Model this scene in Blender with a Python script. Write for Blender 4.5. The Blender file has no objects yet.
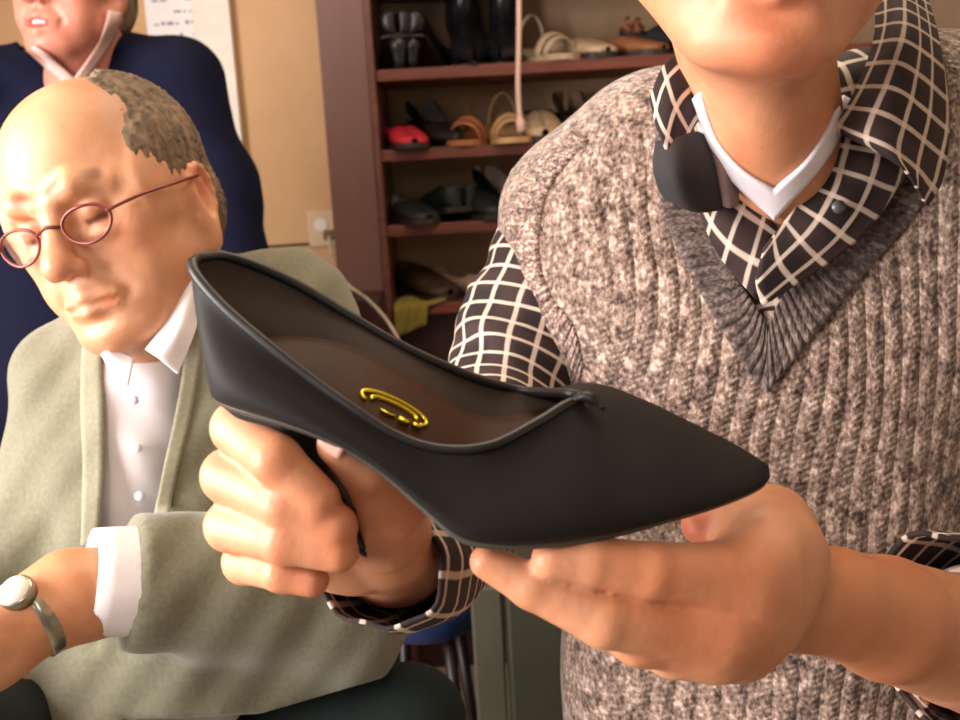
import bpy, bmesh, math, random
import numpy as np
from mathutils import Vector, Matrix
from mathutils.bvhtree import BVHTree

random.seed(5); rng = np.random.default_rng(5)
R = math.radians
COL = bpy.context.scene.collection

# ------------------------------------------------------------------ camera
F = 1050.0
CAM = np.array([0.0, 0.0, 1.35])
_M = Matrix.Rotation(R(90-11), 3, 'X') @ Matrix.Rotation(R(-3.2), 3, 'Z')
RC = np.array(_M)
cam_d = bpy.data.cameras.new('camera'); cam = bpy.data.objects.new('camera', cam_d); COL.objects.link(cam)
cam.matrix_world = Matrix.Translation(Vector(CAM)) @ _M.to_4x4()
cam_d.sensor_width = 36; cam_d.lens = F/960*36; cam_d.clip_start = 0.02
cam_d.dof.use_dof = True; cam_d.dof.focus_distance = 0.62; cam_d.dof.aperture_fstop = 13.0
bpy.context.scene.camera = cam

def c(px, py, d):                       # a point measured off the photo, at its distance (x right, y up, z away)
    return np.array([(px-480)/F*d, -(py-360)/F*d, d])
def to_world(v):
    v = np.atleast_2d(np.asarray(v, float)); q = v.copy(); q[:, 2] *= -1
    return q @ RC.T + CAM
def from_world(w):
    q = (np.atleast_2d(np.asarray(w, float)) - CAM) @ RC
    q[:, 2] *= -1
    return q
def fw(x, y, z): return from_world([x, y, z])[0]
def W(px, py, d): return to_world(c(px, py, d))[0]

# ------------------------------------------------------------------ scene helpers
def empty(name, loc, label, cat, group=None):
    o = bpy.data.objects.new(name, None); COL.objects.link(o)
    o.empty_display_size = .05
    o.location = Vector(loc); o['label'] = label; o['category'] = cat
    if group: o['group'] = group
    return o
def origin_of(p):
    v = Vector((0, 0, 0))
    while p is not None:
        v += p.location; p = p.parent
    return v
def mk(name, verts, faces, mats, parent=None, smooth=True, world=False, mat_idx=None, attrs=None, solid=None, bevel=None, sub=0, off=-1, normals=False):
    """verts in measured space (or world) -> ONE mesh object"""
    verts = np.asarray(verts, float)
    if not world: verts = to_world(verts)
    o3 = np.array(origin_of(parent)) if parent is not None else (verts.mean(0)*[1, 1, 0] + [0, 0, verts[:, 2].min()])
    verts = verts - o3
    me = bpy.data.meshes.new(name)
    me.from_pydata(verts.tolist(), [], [list(map(int, f)) for f in faces])
    me.update()
    if not isinstance(mats, (list, tuple)): mats = [mats]
    for m in mats: me.materials.append(m)
    if mat_idx is not None: me.polygons.foreach_set('material_index', np.asarray(mat_idx, dtype=np.int32))
    if attrs:
        for k, a in attrs.items():
            a = np.asarray(a, float)
            if k == 'tint':
                at = me.attributes.new(k, 'FLOAT_COLOR', 'POINT'); at.data.foreach_set('color', a.astype(np.float32).ravel())
            else:
                at = me.attributes.new(k, 'FLOAT_VECTOR', 'POINT'); at.data.foreach_set('vector', a.astype(np.float32).ravel())
    if normals:
        bm = bmesh.new(); bm.from_mesh(me); bmesh.ops.recalc_face_normals(bm, faces=bm.faces); bm.to_mesh(me); bm.free()
    if smooth: me.polygons.foreach_set('use_smooth', [True]*len(me.polygons))
    o = bpy.data.objects.new(name, me); COL.objects.link(o)
    if parent is not None: o.parent = parent
    else: o.location = Vector(o3)
    if solid:
        md = o.modifiers.new('s', 'SOLIDIFY'); md.thickness = solid; md.offset = off
        if len(mats) > 1: md.material_offset = 1; md.material_offset_rim = 0
    if bevel:
        md = o.modifiers.new('b', 'BEVEL'); md.width = bevel; md.segments = 2; md.limit_method = 'ANGLE'
    if sub:
        md = o.modifiers.new('u', 'SUBSURF'); md.levels = sub; md.render_levels = sub
    return o
def tag(o, label, cat, group=None, kind=None):
    o['label'] = label; o['category'] = cat
    if group: o['group'] = group
    if kind: o['kind'] = kind
    return o
def box(x0, x1, y0, y1, z0, z1):
    v = [(x, y, z) for z in (z0, z1) for y in (y0, y1) for x in (x0, x1)]
    f = [(0, 2, 3, 1), (4, 5, 7, 6), (0, 1, 5, 4), (2, 6, 7, 3), (0, 4, 6, 2), (1, 3, 7, 5)]
    return v, f
def boxes(lst):
    V, Fc = [], []
    for b in lst:
        v, f = box(*b); n = len(V); V += v; Fc += [tuple(i+n for i in q) for q in f]
    return V, Fc
def join(*ms):
    V, Fc = [], []
    for v, f in ms:
        n = len(V); V += [tuple(p) for p in v]; Fc += [tuple(i+n for i in q) for q in f]
    return V, Fc
def tube(pts, rad, seg=10, closed=False, flat=1.0):
    pts = [np.asarray(p, float) for p in pts]; n = len(pts)
    rad = [rad]*n if np.isscalar(rad) else rad
    V, Fc = [], []; prev = None
    for i, p in enumerate(pts):
        a = pts[(i-1) % n] if (closed or i > 0) else p; b = pts[(i+1) % n] if (closed or i < n-1) else p
        t = b-a; t = t/(np.linalg.norm(t)+1e-12)
        if prev is None:
            h = np.array([0, 0, 1.]) if abs(t[2]) < .9 else np.array([1., 0, 0])
        else: h = prev
        u = h - t*np.dot(h, t); u /= np.linalg.norm(u)+1e-12; w = np.cross(t, u); prev = u
        for k in range(seg):
            an = 2*math.pi*k/seg
            V.append(p + rad[i]*(math.cos(an)*u + flat*math.sin(an)*w))
    m = n if closed else n-1
    for i in range(m):
        j = (i+1) % n
        for k in range(seg):
            l = (k+1) % seg
            Fc.append((i*seg+k, i*seg+l, j*seg+l, j*seg+k))
    if not closed:
        Fc.append(tuple(range(seg))[::-1]); Fc.append(tuple((n-1)*seg+k for k in range(seg)))
    return V, Fc
def crv(pts, n):
    """Catmull-Rom through the points -> n samples"""
    P = np.asarray(pts, float); m = len(P)
    if m == 2: return np.array([P[0]+(P[1]-P[0])*t for t in np.linspace(0, 1, n)])
    E = np.vstack([2*P[0]-P[1], P, 2*P[-1]-P[-2]])
    out = []
    for s in np.linspace(0, m-1, n):
        i = min(int(s), m-2); t = s-i
        a, b, cc, d = E[i], E[i+1], E[i+2], E[i+3]
        out.append(.5*((2*b)+(-a+cc)*t+(2*a-5*b+4*cc-d)*t*t+(-a+3*b-3*cc+d)*t**3))
    return np.array(out)
def patch(rows, nu, nv):
    """rows of control points -> grid (nv rows x nu columns)"""
    A = np.array([crv(r, nu) for r in rows])
    B = np.array([crv(A[:, j], nv) for j in range(nu)]).transpose(1, 0, 2)
    return B
def grid_faces(nv, nu, wrap=False):
    f = []
    for i in range(nv-1):
        for j in range(nu if wrap else nu-1):
            k = (j+1) % nu
            f.append((i*nu+j, i*nu+k, (i+1)*nu+k, (i+1)*nu+j))
    return f
def grid_uv(G):
    nv, nu = G.shape[:2]
    du = np.linalg.norm(np.diff(G, axis=1), axis=2); dv = np.linalg.norm(np.diff(G, axis=0), axis=2)
    u = np.concatenate([np.zeros((nv, 1)), np.cumsum(du, 1)], 1); v = np.concatenate([np.zeros((1, nu)), np.cumsum(dv, 0)], 0)
    u = np.repeat(u.mean(0)[None], nv, 0); v = np.repeat(v.mean(1)[:, None], nu, 1)
    return np.stack([u, v, np.zeros_like(u)], 2).reshape(-1, 3)

# ------------------------------------------------------------------ materials
def srgb(h):
    if isinstance(h, str): h = tuple(int(h[i:i+2], 16)/255 for i in (0, 2, 4))
    return tuple(x/12.92 if x <= .04045 else ((x+.055)/1.055)**2.4 for x in h)+(1,)
class NT:
    def __init__(s, name):
        s.m = bpy.data.materials.new(name); s.m.use_nodes = True; s.t = s.m.node_tree
        s.b = s.t.nodes['Principled BSDF']
    def n(s, ty, **kw):
        x = s.t.nodes.new(ty)
        for k, v in kw.items():
            if k in x.inputs: x.inputs[k].default_value = v
            else: setattr(x, k, v)
        return x
    def l(s, a, b): s.t.links.new(a, b)
    def inp(s, sock, v):
        if hasattr(v, 'links'): s.l(v, sock)
        else: sock.default_value = v
    def math(s, op, a, b=0.0, cc=0.0):
        x = s.n('ShaderNodeMath', operation=op)
        s.inp(x.inputs[0], a); s.inp(x.inputs[1], b); s.inp(x.inputs[2], cc)
        return x.outputs[0]
    def mix(s, f, a, b, mode='MIX'):
        x = s.n('ShaderNodeMix', data_type='RGBA', blend_type=mode)
        s.inp(x.inputs[0], f); s.inp(x.inputs[6], a); s.inp(x.inputs[7], b)
        return x.outputs[2]
    def noise(s, scale, detail=3, rough=.55, vec=None, stretch=None):
        tc = vec
        if tc is None: tc = s.n('ShaderNodeTexCoord').outputs['Object']
        if stretch:
            mp = s.n('ShaderNodeMapping'); mp.inputs['Scale'].default_value = stretch; s.l(tc, mp.inputs[0]); tc = mp.outputs[0]
        x = s.n('ShaderNodeTexNoise', Scale=scale, Detail=detail, Roughness=rough); s.l(tc, x.inputs['Vector'])
        return x.outputs['Fac']
    def ramp(s, f, *st):
        x = s.n('ShaderNodeValToRGB'); s.l(f, x.inputs[0]); cr = x.color_ramp
        while len(cr.elements) < len(st): cr.elements.new(.5)
        for e, (p, col) in zip(cr.elements, st):
            e.position = p; e.color = col
        return x.outputs[0]
    def bump(s, h, strength=.3, dist=.002, normal=None):
        x = s.n('ShaderNodeBump', Strength=strength, Distance=dist); s.l(h, x.inputs['Height'])
        if normal is not None: s.l(normal, x.inputs['Normal'])
        s.l(x.outputs[0], s.b.inputs['Normal']); return x.outputs[0]
def P_(b, col, rough=.6, metal=0, spec=.5, sss=0):
    pass
def plain(name, col, rough=.6, metal=0., var=.12, scale=30, bump=.15, bd=.001, stretch=None, spec=.5, sheen=0, coat=0):
    t = NT(name); cc = srgb(col)
    f = t.noise(scale, 4, stretch=stretch)
    dk = tuple(x*(1-var*1.6) for x in cc[:3])+(1,); lt = tuple(min(1, x*(1+var)) for x in cc[:3])+(1,)
    t.l(t.ramp(f, (.3, dk), (.7, lt)), t.b.inputs['Base Color'])
    t.b.inputs['Roughness'].default_value = rough; t.b.inputs['Metallic'].default_value = metal
    t.b.inputs['Specular IOR Level'].default_value = spec
    t.b.inputs['Sheen Weight'].default_value = sheen; t.b.inputs['Coat Weight'].default_value = coat
    if bump: t.bump(f, bump, bd)
    return t.m
def skin(name, base, dark):
    t = NT(name)
    at = t.n('ShaderNodeAttribute', attribute_name='tint')
    f = t.noise(28, 5); f2 = t.noise(190, 3)
    col = t.ramp(f, (.3, srgb(dark)), (.68, srgb(base)))
    col = t.mix(1.0, col, at.outputs['Color'], 'MULTIPLY')
    t.l(col, t.b.inputs['Base Color'])
    t.b.inputs['Roughness'].default_value = .48
    t.b.inputs['Subsurface Weight'].default_value = .12
    t.b.inputs['Subsurface Radius'].default_value = (.012, .005, .003); t.b.inputs['Subsurface Scale'].default_value = .6
    t.bump(t.math('ADD', f2, t.math('MULTIPLY', f, 1.5)), .25, .0012)
    return t.m
def plaid(name, base='1e0f0f', line='d9c4b4', per=.021, wid=.16, second='3d2827', rot=0):
    t = NT(name)
    at = t.n('ShaderNodeAttribute', attribute_name='pl'); sp = t.n('ShaderNodeSeparateXYZ'); t.l(at.outputs['Vector'], sp.inputs[0])
    nz = t.math('MULTIPLY', t.math('SUBTRACT', t.noise(25, 2), .5), .004)
    def ln(ax, per, wid, ph=0):
        x = t.math('FRACT', t.math('DIVIDE', t.math('ADD', t.math('ADD', ax, nz), 10+ph), per))
        d = t.math('ABSOLUTE', t.math('SUBTRACT', x, .5))
        a = t.n('ShaderNodeMapRange', interpolation_type='SMOOTHSTEP'); t.l(d, a.inputs[0])
        a.inputs[1].default_value = wid*.35; a.inputs[2].default_value = wid*.75; a.inputs[3].default_value = 1; a.inputs[4].default_value = 0
        return a.outputs[0]
    u, v = sp.outputs[0], sp.outputs[1]
    a = ln(u, per, wid); b = ln(v, per, wid)
    s2 = t.math('MAXIMUM', ln(u, per*3, .3, .004), ln(v, per*3, .3, .004))
    col = t.mix(t.math('MULTIPLY', s2, .55), srgb(base), srgb(second))
    m = t.math('ADD', t.math('MULTIPLY', a, .5), t.math('MULTIPLY', b, .5))
    m = t.math('ADD', m, t.math('MULTIPLY', t.math('MAXIMUM', a, b), .28))
    m = t.math('MULTIPLY', m, t.math('ADD', .75, t.math('MULTIPLY', t.noise(60, 2), .5)))
    x = t.n('ShaderNodeMath', operation='MINIMUM'); t.l(m, x.inputs[0]); x.inputs[1].default_value = 1
    t.l(t.mix(x.outputs[0], col, srgb(line)), t.b.inputs['Base Color'])
    t.b.inputs['Roughness'].default_value = .85
    t.bump(t.noise(600, 2), .2, .0006)
    return t.m
def knit(name, cols, cell=230, rib=.0135, bumpd=.004, dark_gap=.35, axis='x'):
    """marled rib knit: vertical ribs, flecked yarn"""
    t = NT(name)
    at = t.n('ShaderNodeAttribute', attribute_name='pl')
    sp = t.n('ShaderNodeSeparateXYZ'); t.l(at.outputs['Vector'], sp.inputs[0]); u, v = sp.outputs[0], sp.outputs[1]
    wob = t.math('MULTIPLY', t.math('SUBTRACT', t.noise(14, 2, vec=at.outputs['Vector']), .5), .006)
    ph = t.math('DIVIDE', t.math('ADD', u, wob), rib)
    r = t.math('ABSOLUTE', t.math('SINE', t.math('MULTIPLY', ph, math.pi)))
    # the V-shaped stitches
    tri = t.math('PINGPONG', ph, .5)
    st = t.math('SINE', t.math('MULTIPLY', t.math('ADD', t.math('DIVIDE', v, .0052), t.math('MULTIPLY', tri, 1.6)), 2*math.pi))
    f = t.noise(cell, 3, .6, vec=at.outputs['Vector'], stretch=(1, .55, 1))
    g = t.noise(cell*.28, 3, .6, vec=at.outputs['Vector'], stretch=(1, .6, 1))
    mixf = t.math('ADD', t.math('MULTIPLY', f, .62), t.math('MULTIPLY', g, .38))
    mixf = t.math('ADD', mixf, t.math('MULTIPLY', st, .01))
    n = len(cols); lo, hi = .36, .64
    col = t.ramp(mixf, *[(lo+(hi-lo)*i/(n-1), srgb(x)) for i, x in enumerate(cols)])
    t.l(col, t.b.inputs['Base Color'])
    t.b.inputs['Roughness'].default_value = .95; t.b.inputs['Specular IOR Level'].default_value = .1
    t.b.inputs['Sheen Weight'].default_value = .3
    h = t.math('ADD', t.math('MULTIPLY', r, 1.0), t.math('MULTIPLY', st, .10)); h = t.math('ADD', h, t.math('MULTIPLY', f, .6))
    t.bump(h, .75, bumpd)
    return t.m

M = {}
M['skin_holder'] = skin('skin_holder', 'd69a76', 'c58460')
M['skin_seated'] = skin('skin_seated', 'dba582', 'cc9069')
M['skin_back'] = skin('skin_back', 'd08c78', 'c07a66')
M['plaid'] = plaid('plaid_cotton')
M['vest'] = knit('marled_wool', ['33261f', '6f5b52', '9a8476', 'ceb5a8'], 330)
M['rib2'] = knit('pale_marled_rib', ['1d1412', '6b544d', 'a38779', 'ecd0c3'], 330, rib=.008, bumpd=.004)
M['rib'] = knit('marled_rib', ['2a2220', '4c3f3c', '6c5d57', '8a7a72'], 260, rib=.0075, bumpd=.003)
M['white'] = plain('white_cotton', 'e9e3ea', .9, var=.04, bump=.1)
M['whiteshirt'] = plain('white_shirt_cotton', 'f2eef2', .9, var=.03, bump=.1)
M['lining_shade'] = plain('dark_lining_and_shade', '2b2829', .9)  # collar lining colour, also the painted shade under the large leaf
M['cardigan'] = plain('sage_wool', '77755f', .95, var=.1, scale=240, bump=.4, bd=.0012, sheen=.3)
M['cardrib'] = plain('pale_sage_wool', '8c8972', .95, var=.1, scale=240, bump=.4, bd=.001, sheen=.3)
M['navy'] = plain('navy_wool', '0b0e26', .95, var=.12, scale=200, bump=.3, bd=.001, spec=.2)
M['pinkshirt'] = plain('pale_pink_cotton', 'd9b3ab', .9, var=.05)
M['trouser'] = plain('dark_trouser_wool', '14211f', .9, var=.15)
M['trouser2'] = plain('charcoal_trouser_wool', '262428', .9)
M['hair_grey'] = plain('grey_hair', '77634e', .8, var=.45, scale=120, bump=.8, bd=.002, stretch=(1, 1, .2))
M['hair_holder'] = plain('grey_brown_hair', '6d6259', .8, var=.4, scale=120, bump=.8, bd=.002)
M['leather'] = plain('black_matte_leather', '14110f', .68, var=.12, scale=60, bump=.08, bd=.0008, spec=.3)
M['leather_gloss'] = plain('black_gloss_leather', '1b1918', .42, var=.1, bump=.05)
M['lining'] = plain('dark_brown_lining', '2a190d', .7, var=.2, scale=18)
M['insole'] = plain('brown_insole_leather', '3c220e', .6, var=.25, scale=20, spec=.2)
M['gold'] = plain('gold_foil', 'e8d23c', .22, metal=.85, var=.1)
M['soleedge'] = plain('sole_leather', '4b4a42', .5, var=.1)
M['shoeblk'] = plain('black_shoe_leather', '17181b', .4)
M['frame_metal'] = plain('red_brown_frame', '7a3a30', .3, metal=.3)
M['steel'] = plain('brushed_steel', 'a9a695', .3, metal=.9)
M['floor_b'] = None

# ------------------------------------------------------------------ distance-field modelling
class Sdf:
    def __init__(s): s.p = []
    def cap(s, a, b, ra, rb=None, k=.01, op='u'):
        s.p.append(('c', np.asarray(a, float), np.asarray(b, float), ra, ra if rb is None else rb, k, op)); return s
    def chain(s, pts, rs, k=.006, op='u'):
        for i in range(len(pts)-1): s.cap(pts[i], pts[i+1], rs[i], rs[i+1], k, op)
        return s
    def ell(s, cn, r, rot=None, k=.01, op='u'):
        s.p.append(('e', np.asarray(cn, float), np.asarray(r, float), np.eye(3) if rot is None else np.asarray(rot), None, k, op)); return s
    def fn(s, f): s.p.append(('f', f)); return s
    def mesh(s, res, lo=None, hi=None):
        L, H = [], []
        for q in s.p:
            if q[0] == 'f' or q[6 if q[0] == 'c' else 6] != 'u': continue
            if q[0] == 'c':
                rr = max(q[3], q[4]); L.append(np.minimum(q[1], q[2])-rr); H.append(np.maximum(q[1], q[2])+rr)
            else:
                e = np.sqrt(((q[3]*q[2])**2).sum(1)); L.append(q[1]-e); H.append(q[1]+e)
        l0 = np.min(L, 0)-6*res; h0 = np.max(H, 0)+6*res
        if lo is not None: l0 = np.maximum(l0, lo)
        if hi is not None: h0 = np.minimum(h0, hi)
        n = np.ceil((h0-l0)/res).astype(int)+1
        ax = [l0[i]+res*np.arange(n[i]) for i in range(3)]
        D = np.full(tuple(n), 1.0, np.float32)
        for q in s.p:
            if q[0] == 'f':
                X, Y, Z = np.meshgrid(*ax, indexing='ij', sparse=True); D = q[1](D, X, Y, Z).astype(np.float32); continue
            k = q[5]; pad = k+4*res
            if q[0] == 'c':
                rr = max(q[3], q[4]); a = np.minimum(q[1], q[2])-rr-pad; b = np.maximum(q[1], q[2])+rr+pad
            else:
                e = np.sqrt(((q[3]*q[2])**2).sum(1)); a = q[1]-e-pad; b = q[1]+e+pad
            i0 = np.clip(np.floor((a-l0)/res).astype(int), 0, n); i1 = np.clip(np.ceil((b-l0)/res).astype(int)+1, 0, n)
            if np.any(i1 <= i0): continue
            sl = tuple(slice(i0[i], i1[i]) for i in range(3))
            X, Y, Z = np.meshgrid(ax[0][sl[0]], ax[1][sl[1]], ax[2][sl[2]], indexing='ij', sparse=True)
            if q[0] == 'c':
                A, B = q[1], q[2]; ab = B-A; L2 = max(ab@ab, 1e-12)
                t = np.clip(((X-A[0])*ab[0]+(Y-A[1])*ab[1]+(Z-A[2])*ab[2])/L2, 0, 1)
                d = np.sqrt((X-A[0]-t*ab[0])**2+(Y-A[1]-t*ab[1])**2+(Z-A[2]-t*ab[2])**2)-(q[3]+(q[4]-q[3])*t)
            else:
                C0, r, Rm = q[1], q[2], q[3]
                x, y, z = X-C0[0], Y-C0[1], Z-C0[2]
                lx = x*Rm[0, 0]+y*Rm[1, 0]+z*Rm[2, 0]; ly = x*Rm[0, 1]+y*Rm[1, 1]+z*Rm[2, 1]; lz = x*Rm[0, 2]+y*Rm[1, 2]+z*Rm[2, 2]
                k0 = np.sqrt((lx/r[0])**2+(ly/r[1])**2+(lz/r[2])**2); k1 = np.sqrt((lx/r[0]**2)**2+(ly/r[1]**2)**2+(lz/r[2]**2)**2)+1e-9
                d = k0*(k0-1)/k1
            S = D[sl]
            if q[6] == 'u':
                h = np.maximum(k-np.abs(S-d), 0)/k; D[sl] = np.minimum(S, d)-h*h*k*.25
            else:
                h = np.maximum(k-np.abs(S+d), 0)/k; D[sl] = np.maximum(S, -d)+h*h*k*.25
        return nets(D, l0, res)
def nets(D, l0, res):
    ins = D < 0
    n = np.array(D.shape)
    c8 = ins[:-1, :-1, :-1].astype(np.int8)
    for dx in (0, 1):
        for dy in (0, 1):
            for dz in (0, 1):
                if dx+dy+dz: c8 = c8+ins[dx:n[0]-1+dx, dy:n[1]-1+dy, dz:n[2]-1+dz]
    act = (c8 > 0) & (c8 < 8)
    idx = np.argwhere(act); nid = np.full(act.shape, -1, np.int64); nid[act] = np.arange(len(idx))
    acc = np.zeros((len(idx), 3)); cnt = np.zeros(len(idx))
    cor = [(0, 0, 0), (1, 0, 0), (0, 1, 0), (1, 1, 0), (0, 0, 1), (1, 0, 1), (0, 1, 1), (1, 1, 1)]
    val = [D[idx[:, 0]+a, idx[:, 1]+b, idx[:, 2]+e] for a, b, e in cor]
    for i in range(8):
        for j in range(i+1, 8):
            df = np.abs(np.array(cor[i])-np.array(cor[j]))
            if df.sum() != 1: continue
            m = (val[i] < 0) != (val[j] < 0)
            t = val[i][m]/(val[i][m]-val[j][m])
            acc[m] += np.array(cor[i])+t[:, None]*(np.array(cor[j])-np.array(cor[i])); cnt[m] += 1
    V = (idx+acc/cnt[:, None])*res+l0
    Fs = []
    for ax in range(3):
        o = [0, 0, 0]; o[ax] = 1
        a = ins[:n[0]-o[0], :n[1]-o[1], :n[2]-o[2]]; b = ins[o[0]:, o[1]:, o[2]:]
        e = np.argwhere(a != b); fl = a[e[:, 0], e[:, 1], e[:, 2]]
        u, v = [(1, 2), (2, 0), (0, 1)][ax]
        ok = (e[:, u] > 0) & (e[:, v] > 0) & (e[:, u] < n[u]-1) & (e[:, v] < n[v]-1); e = e[ok]; fl = fl[ok]
        def g(du, dv):
            q = e.copy(); q[:, u] -= du; q[:, v] -= dv; return nid[q[:, 0], q[:, 1], q[:, 2]]
        quad = np.stack([g(1, 1), g(0, 1), g(0, 0), g(1, 0)], 1)
        quad[fl] = quad[fl]
        quad[~fl] = quad[~fl][:, ::-1]
        Fs.append(quad)
    Fq = np.vstack(Fs)
    # measured space is left-handed against the world: flip
    return V, Fq[:, ::-1]
def frame(fwd, up):
    f = np.asarray(fwd, float); f /= np.linalg.norm(f); u = np.asarray(up, float); u = u-f*(u@f); u /= np.linalg.norm(u)
    r = np.cross(f, u)      # sign does not matter: heads are symmetric
    return np.stack([r, f, u], 1)    # columns: side, forward, up

def head_prims(S, C0, Rm, sc=1., mouth='shut', jaw=1., nose=1., eyes='down', ears=True, ez=0.):
    T = lambda x, y, z: C0+Rm@(np.array([x, y, z])*sc)
    E = lambda x, y, z, a, b, e, k=.015, op='u': S.ell(T(x, y, z), np.array([a, b, e])*sc, Rm, k*sc, op)
    Cp = lambda a, b, ra, rb, k=.01, op='u': S.cap(T(*a), T(*b), ra*sc, rb*sc, k*sc, op)
    E(0, -.014, .034, .076, .096, .084, .02); E(0, .03, .048, .064, .056, .056, .03)
    E(0, .026, -.03, .062, .056, .078, .03)
    for s in (-1, 1):
        Cp((s*.056*jaw, -.004, -.05), (s*.022*jaw, .058, -.1), .021, .019, .025)
        E(s*.045, .052, -.024, .024, .024, .022, .02)
        E(s*.043, .048, -.058, .022, .024, .026, .02)
        E(s*.07, .02, .012, .012, .04, .03, .03)
    E(0, .07, -.102, .024, .02, .018, .02); E(0, .068, -.064, .034, .024, .032, .02)
    E(0, .02, -.098, .04, .05, .02, .025)
    for s in (-1, 1):
        E(s*.033, .101, -.002, .019, .018, .014, .014, 's')
        E(s*.032, .0715, -.002, .0155, .0155, .0150, .003)
        if eyes == 'down':
            Cp((s*.020, .086, -.006), (s*.033, .0885, -.009), .0022, .0022, .002, 's'); Cp((s*.033, .0885, -.009), (s*.045, .081, -.006), .0022, .0018, .002, 's')
        E(s*.032, .078, -.02, .015, .009, .006, .008)
        Cp((s*.010, .091, .018), (s*.03, .088, .024), .008, .008, .012); Cp((s*.03, .088, .024), (s*.05, .07, .017), .008, .006, .012)
    Cp((0, .086, .008), (0, .104, -.03), .0085, .0115*nose, .012); E(0, .108*1, -.037, .0125*nose, .0125*nose, .011*nose, .008)
    for s in (-1, 1):
        E(s*.0135, .096, -.042, .0085, .011, .008, .006)
        E(s*.008, .103, -.051, .004, .006, .004, .004, 's')
        Cp((s*.021, .092, -.042), (s*.033, .08, -.072), .003, .0025, .014, 's')
    if mouth == 'shut':
        Cp((-.024, .083, -.0715), (0, .091, -.068), .004, .0065, .008); Cp((.024, .083, -.0715), (0, .091, -.068), .004, .0065, .008)
        Cp((-.02, .082, -.080), (0, .089, -.0825), .004, .0075, .008); Cp((.02, .082, -.080), (0, .089, -.0825), .004, .0075, .008)
        Cp((-.027, .086, -.0765), (0, .1, -.0745), .0018, .0022, .003, 's'); Cp((.027, .086, -.0765), (0, .1, -.0745), .0018, .0022, .003, 's')
        E(0, .093, -.092, .018, .006, .004, .012, 's')
    else:
        Cp((-.027, .080, -.069), (0, .091, -.067), .004, .006, .007); Cp((.027, .080, -.069), (0, .091, -.067), .004, .006, .007)
        Cp((-.025, .080, -.078), (0, .088, -.089), .004, .0075, .007); Cp((.025, .080, -.078), (0, .088, -.089), .004, .0075, .007)
        E(0, .093, -.077, .022, .012, .0065, .004, 's')
    if ears:
        T0 = T; T = lambda x, y, z: T0(x, y, z+ez)
        for s in (-1, 1):
            a = R(18); Re = Rm@np.array([[math.cos(s*.35), math.sin(s*.35), 0], [-math.sin(s*.35), math.cos(s*.35), 0], [0, 0, 1]])@np.array([[1, 0, 0], [0, math.cos(-.15), -math.sin(-.15)], [0, math.sin(-.15), math.cos(-.15)]])
            S.ell(T(s*.081, -.012, -.002), np.array([.009, .022, .036])*sc, Re, .008*sc)
            S.ell(T(s*.079, -.008, -.034), np.array([.007, .011, .012])*sc, Re, .008*sc)
            S.ell(T(s*.091, -.008, .004), np.array([.008, .012, .021])*sc, Re, .004*sc, 's')
            S.cap(T(s*.083, .006, -.012), T(s*.083, .002, -.02), .005*sc, .005*sc, .004*sc)
            pts = [T(s*(.083+.004*math.sin(t)), -.012+.019*math.cos(t)*-1, .006+.028*math.sin(t)) for t in np.linspace(R(-50), R(170), 9)]
            S.chain(pts, [.0036*sc]*9, .003*sc)
    return T if not ears else T0

def tints(V, items):
    """items: (centre, radius, rgb multiplier) soft coloured areas of the skin, painted crease shade included"""
    A = np.ones((len(V), 4))
    for cn, r, col in items:
        cn = np.asarray(cn)
        if cn.ndim == 2:
            a, b = cn; ab = b-a; t = np.clip(((V-a)@ab)/(ab@ab), 0, 1); d = np.linalg.norm(V-a-t[:, None]*ab, axis=1)
        else: d = np.linalg.norm(V-cn, axis=1)
        w = np.clip(1.3-d/r, 0, 1); w = w*w*(3-2*w)
        A[:, :3] *= 1+(np.array(col)-1)*w[:, None]
    return A
def face_tints(T, lips=(.78, .5, .5), beard=None):
    it = [(T(0, .108, -.038), .02, (1.0, .82, .8)), (T(.045, .065, -.03), .03, (1.02, .86, .84)), (T(-.045, .065, -.03), .03, (1.02, .86, .84)),
          (np.array([T(-.02, .086, -.076), T(.02, .086, -.076)]), .0085, lips)]
    for s in (-1, 1):
        it.append((T(s*.085, -.01, 0), .03, (1.0, .82, .78)))
        it.append((np.array([T(s*.02, .088, -.004), T(s*.045, .082, -.004)]), .010, (.86, .68, .64)))
        it.append((np.array([T(s*.014, .098, .026), T(s*.048, .078, .026)]), .0075, (.42, .34, .3)))
        it.append((np.array([T(s*.020, .088, -.0105), T(s*.045, .080, -.008)]), .0034, (.25, .16, .14)))
    if beard: it += [(T(0, .06, -.1), .05, beard), (T(.045, .03, -.08), .04, beard), (T(-.045, .03, -.08), .04, beard)]
    return it
def chain_uv(V, pts):
    """coordinates that run along and around a limb"""
    pts = [np.asarray(p) for p in pts]; ds, vs = [], []; L = 0
    for a, b in zip(pts[:-1], pts[1:]):
        ab = b-a; ln = np.linalg.norm(ab); t = np.clip(((V-a)@ab)/ln**2, 0, 1); q = V-a-t[:, None]*ab; d = np.linalg.norm(q, axis=1)
        z = ab/ln; y = np.array([0, 0, -1.]); y = y-z*(y@z); y /= np.linalg.norm(y); x = np.cross(z, y)
        an = np.arctan2(q@x, q@y)
        ds.append(d); vs.append(np.stack([an*.052, L+((V-a)@z), 0*t], 1)); L += ln
    ds = np.array(ds); w = np.exp(-(ds-ds.min(0))/.010); w /= w.sum(0)
    return (np.array(vs)*w[:, :, None]).sum(0)
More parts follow.
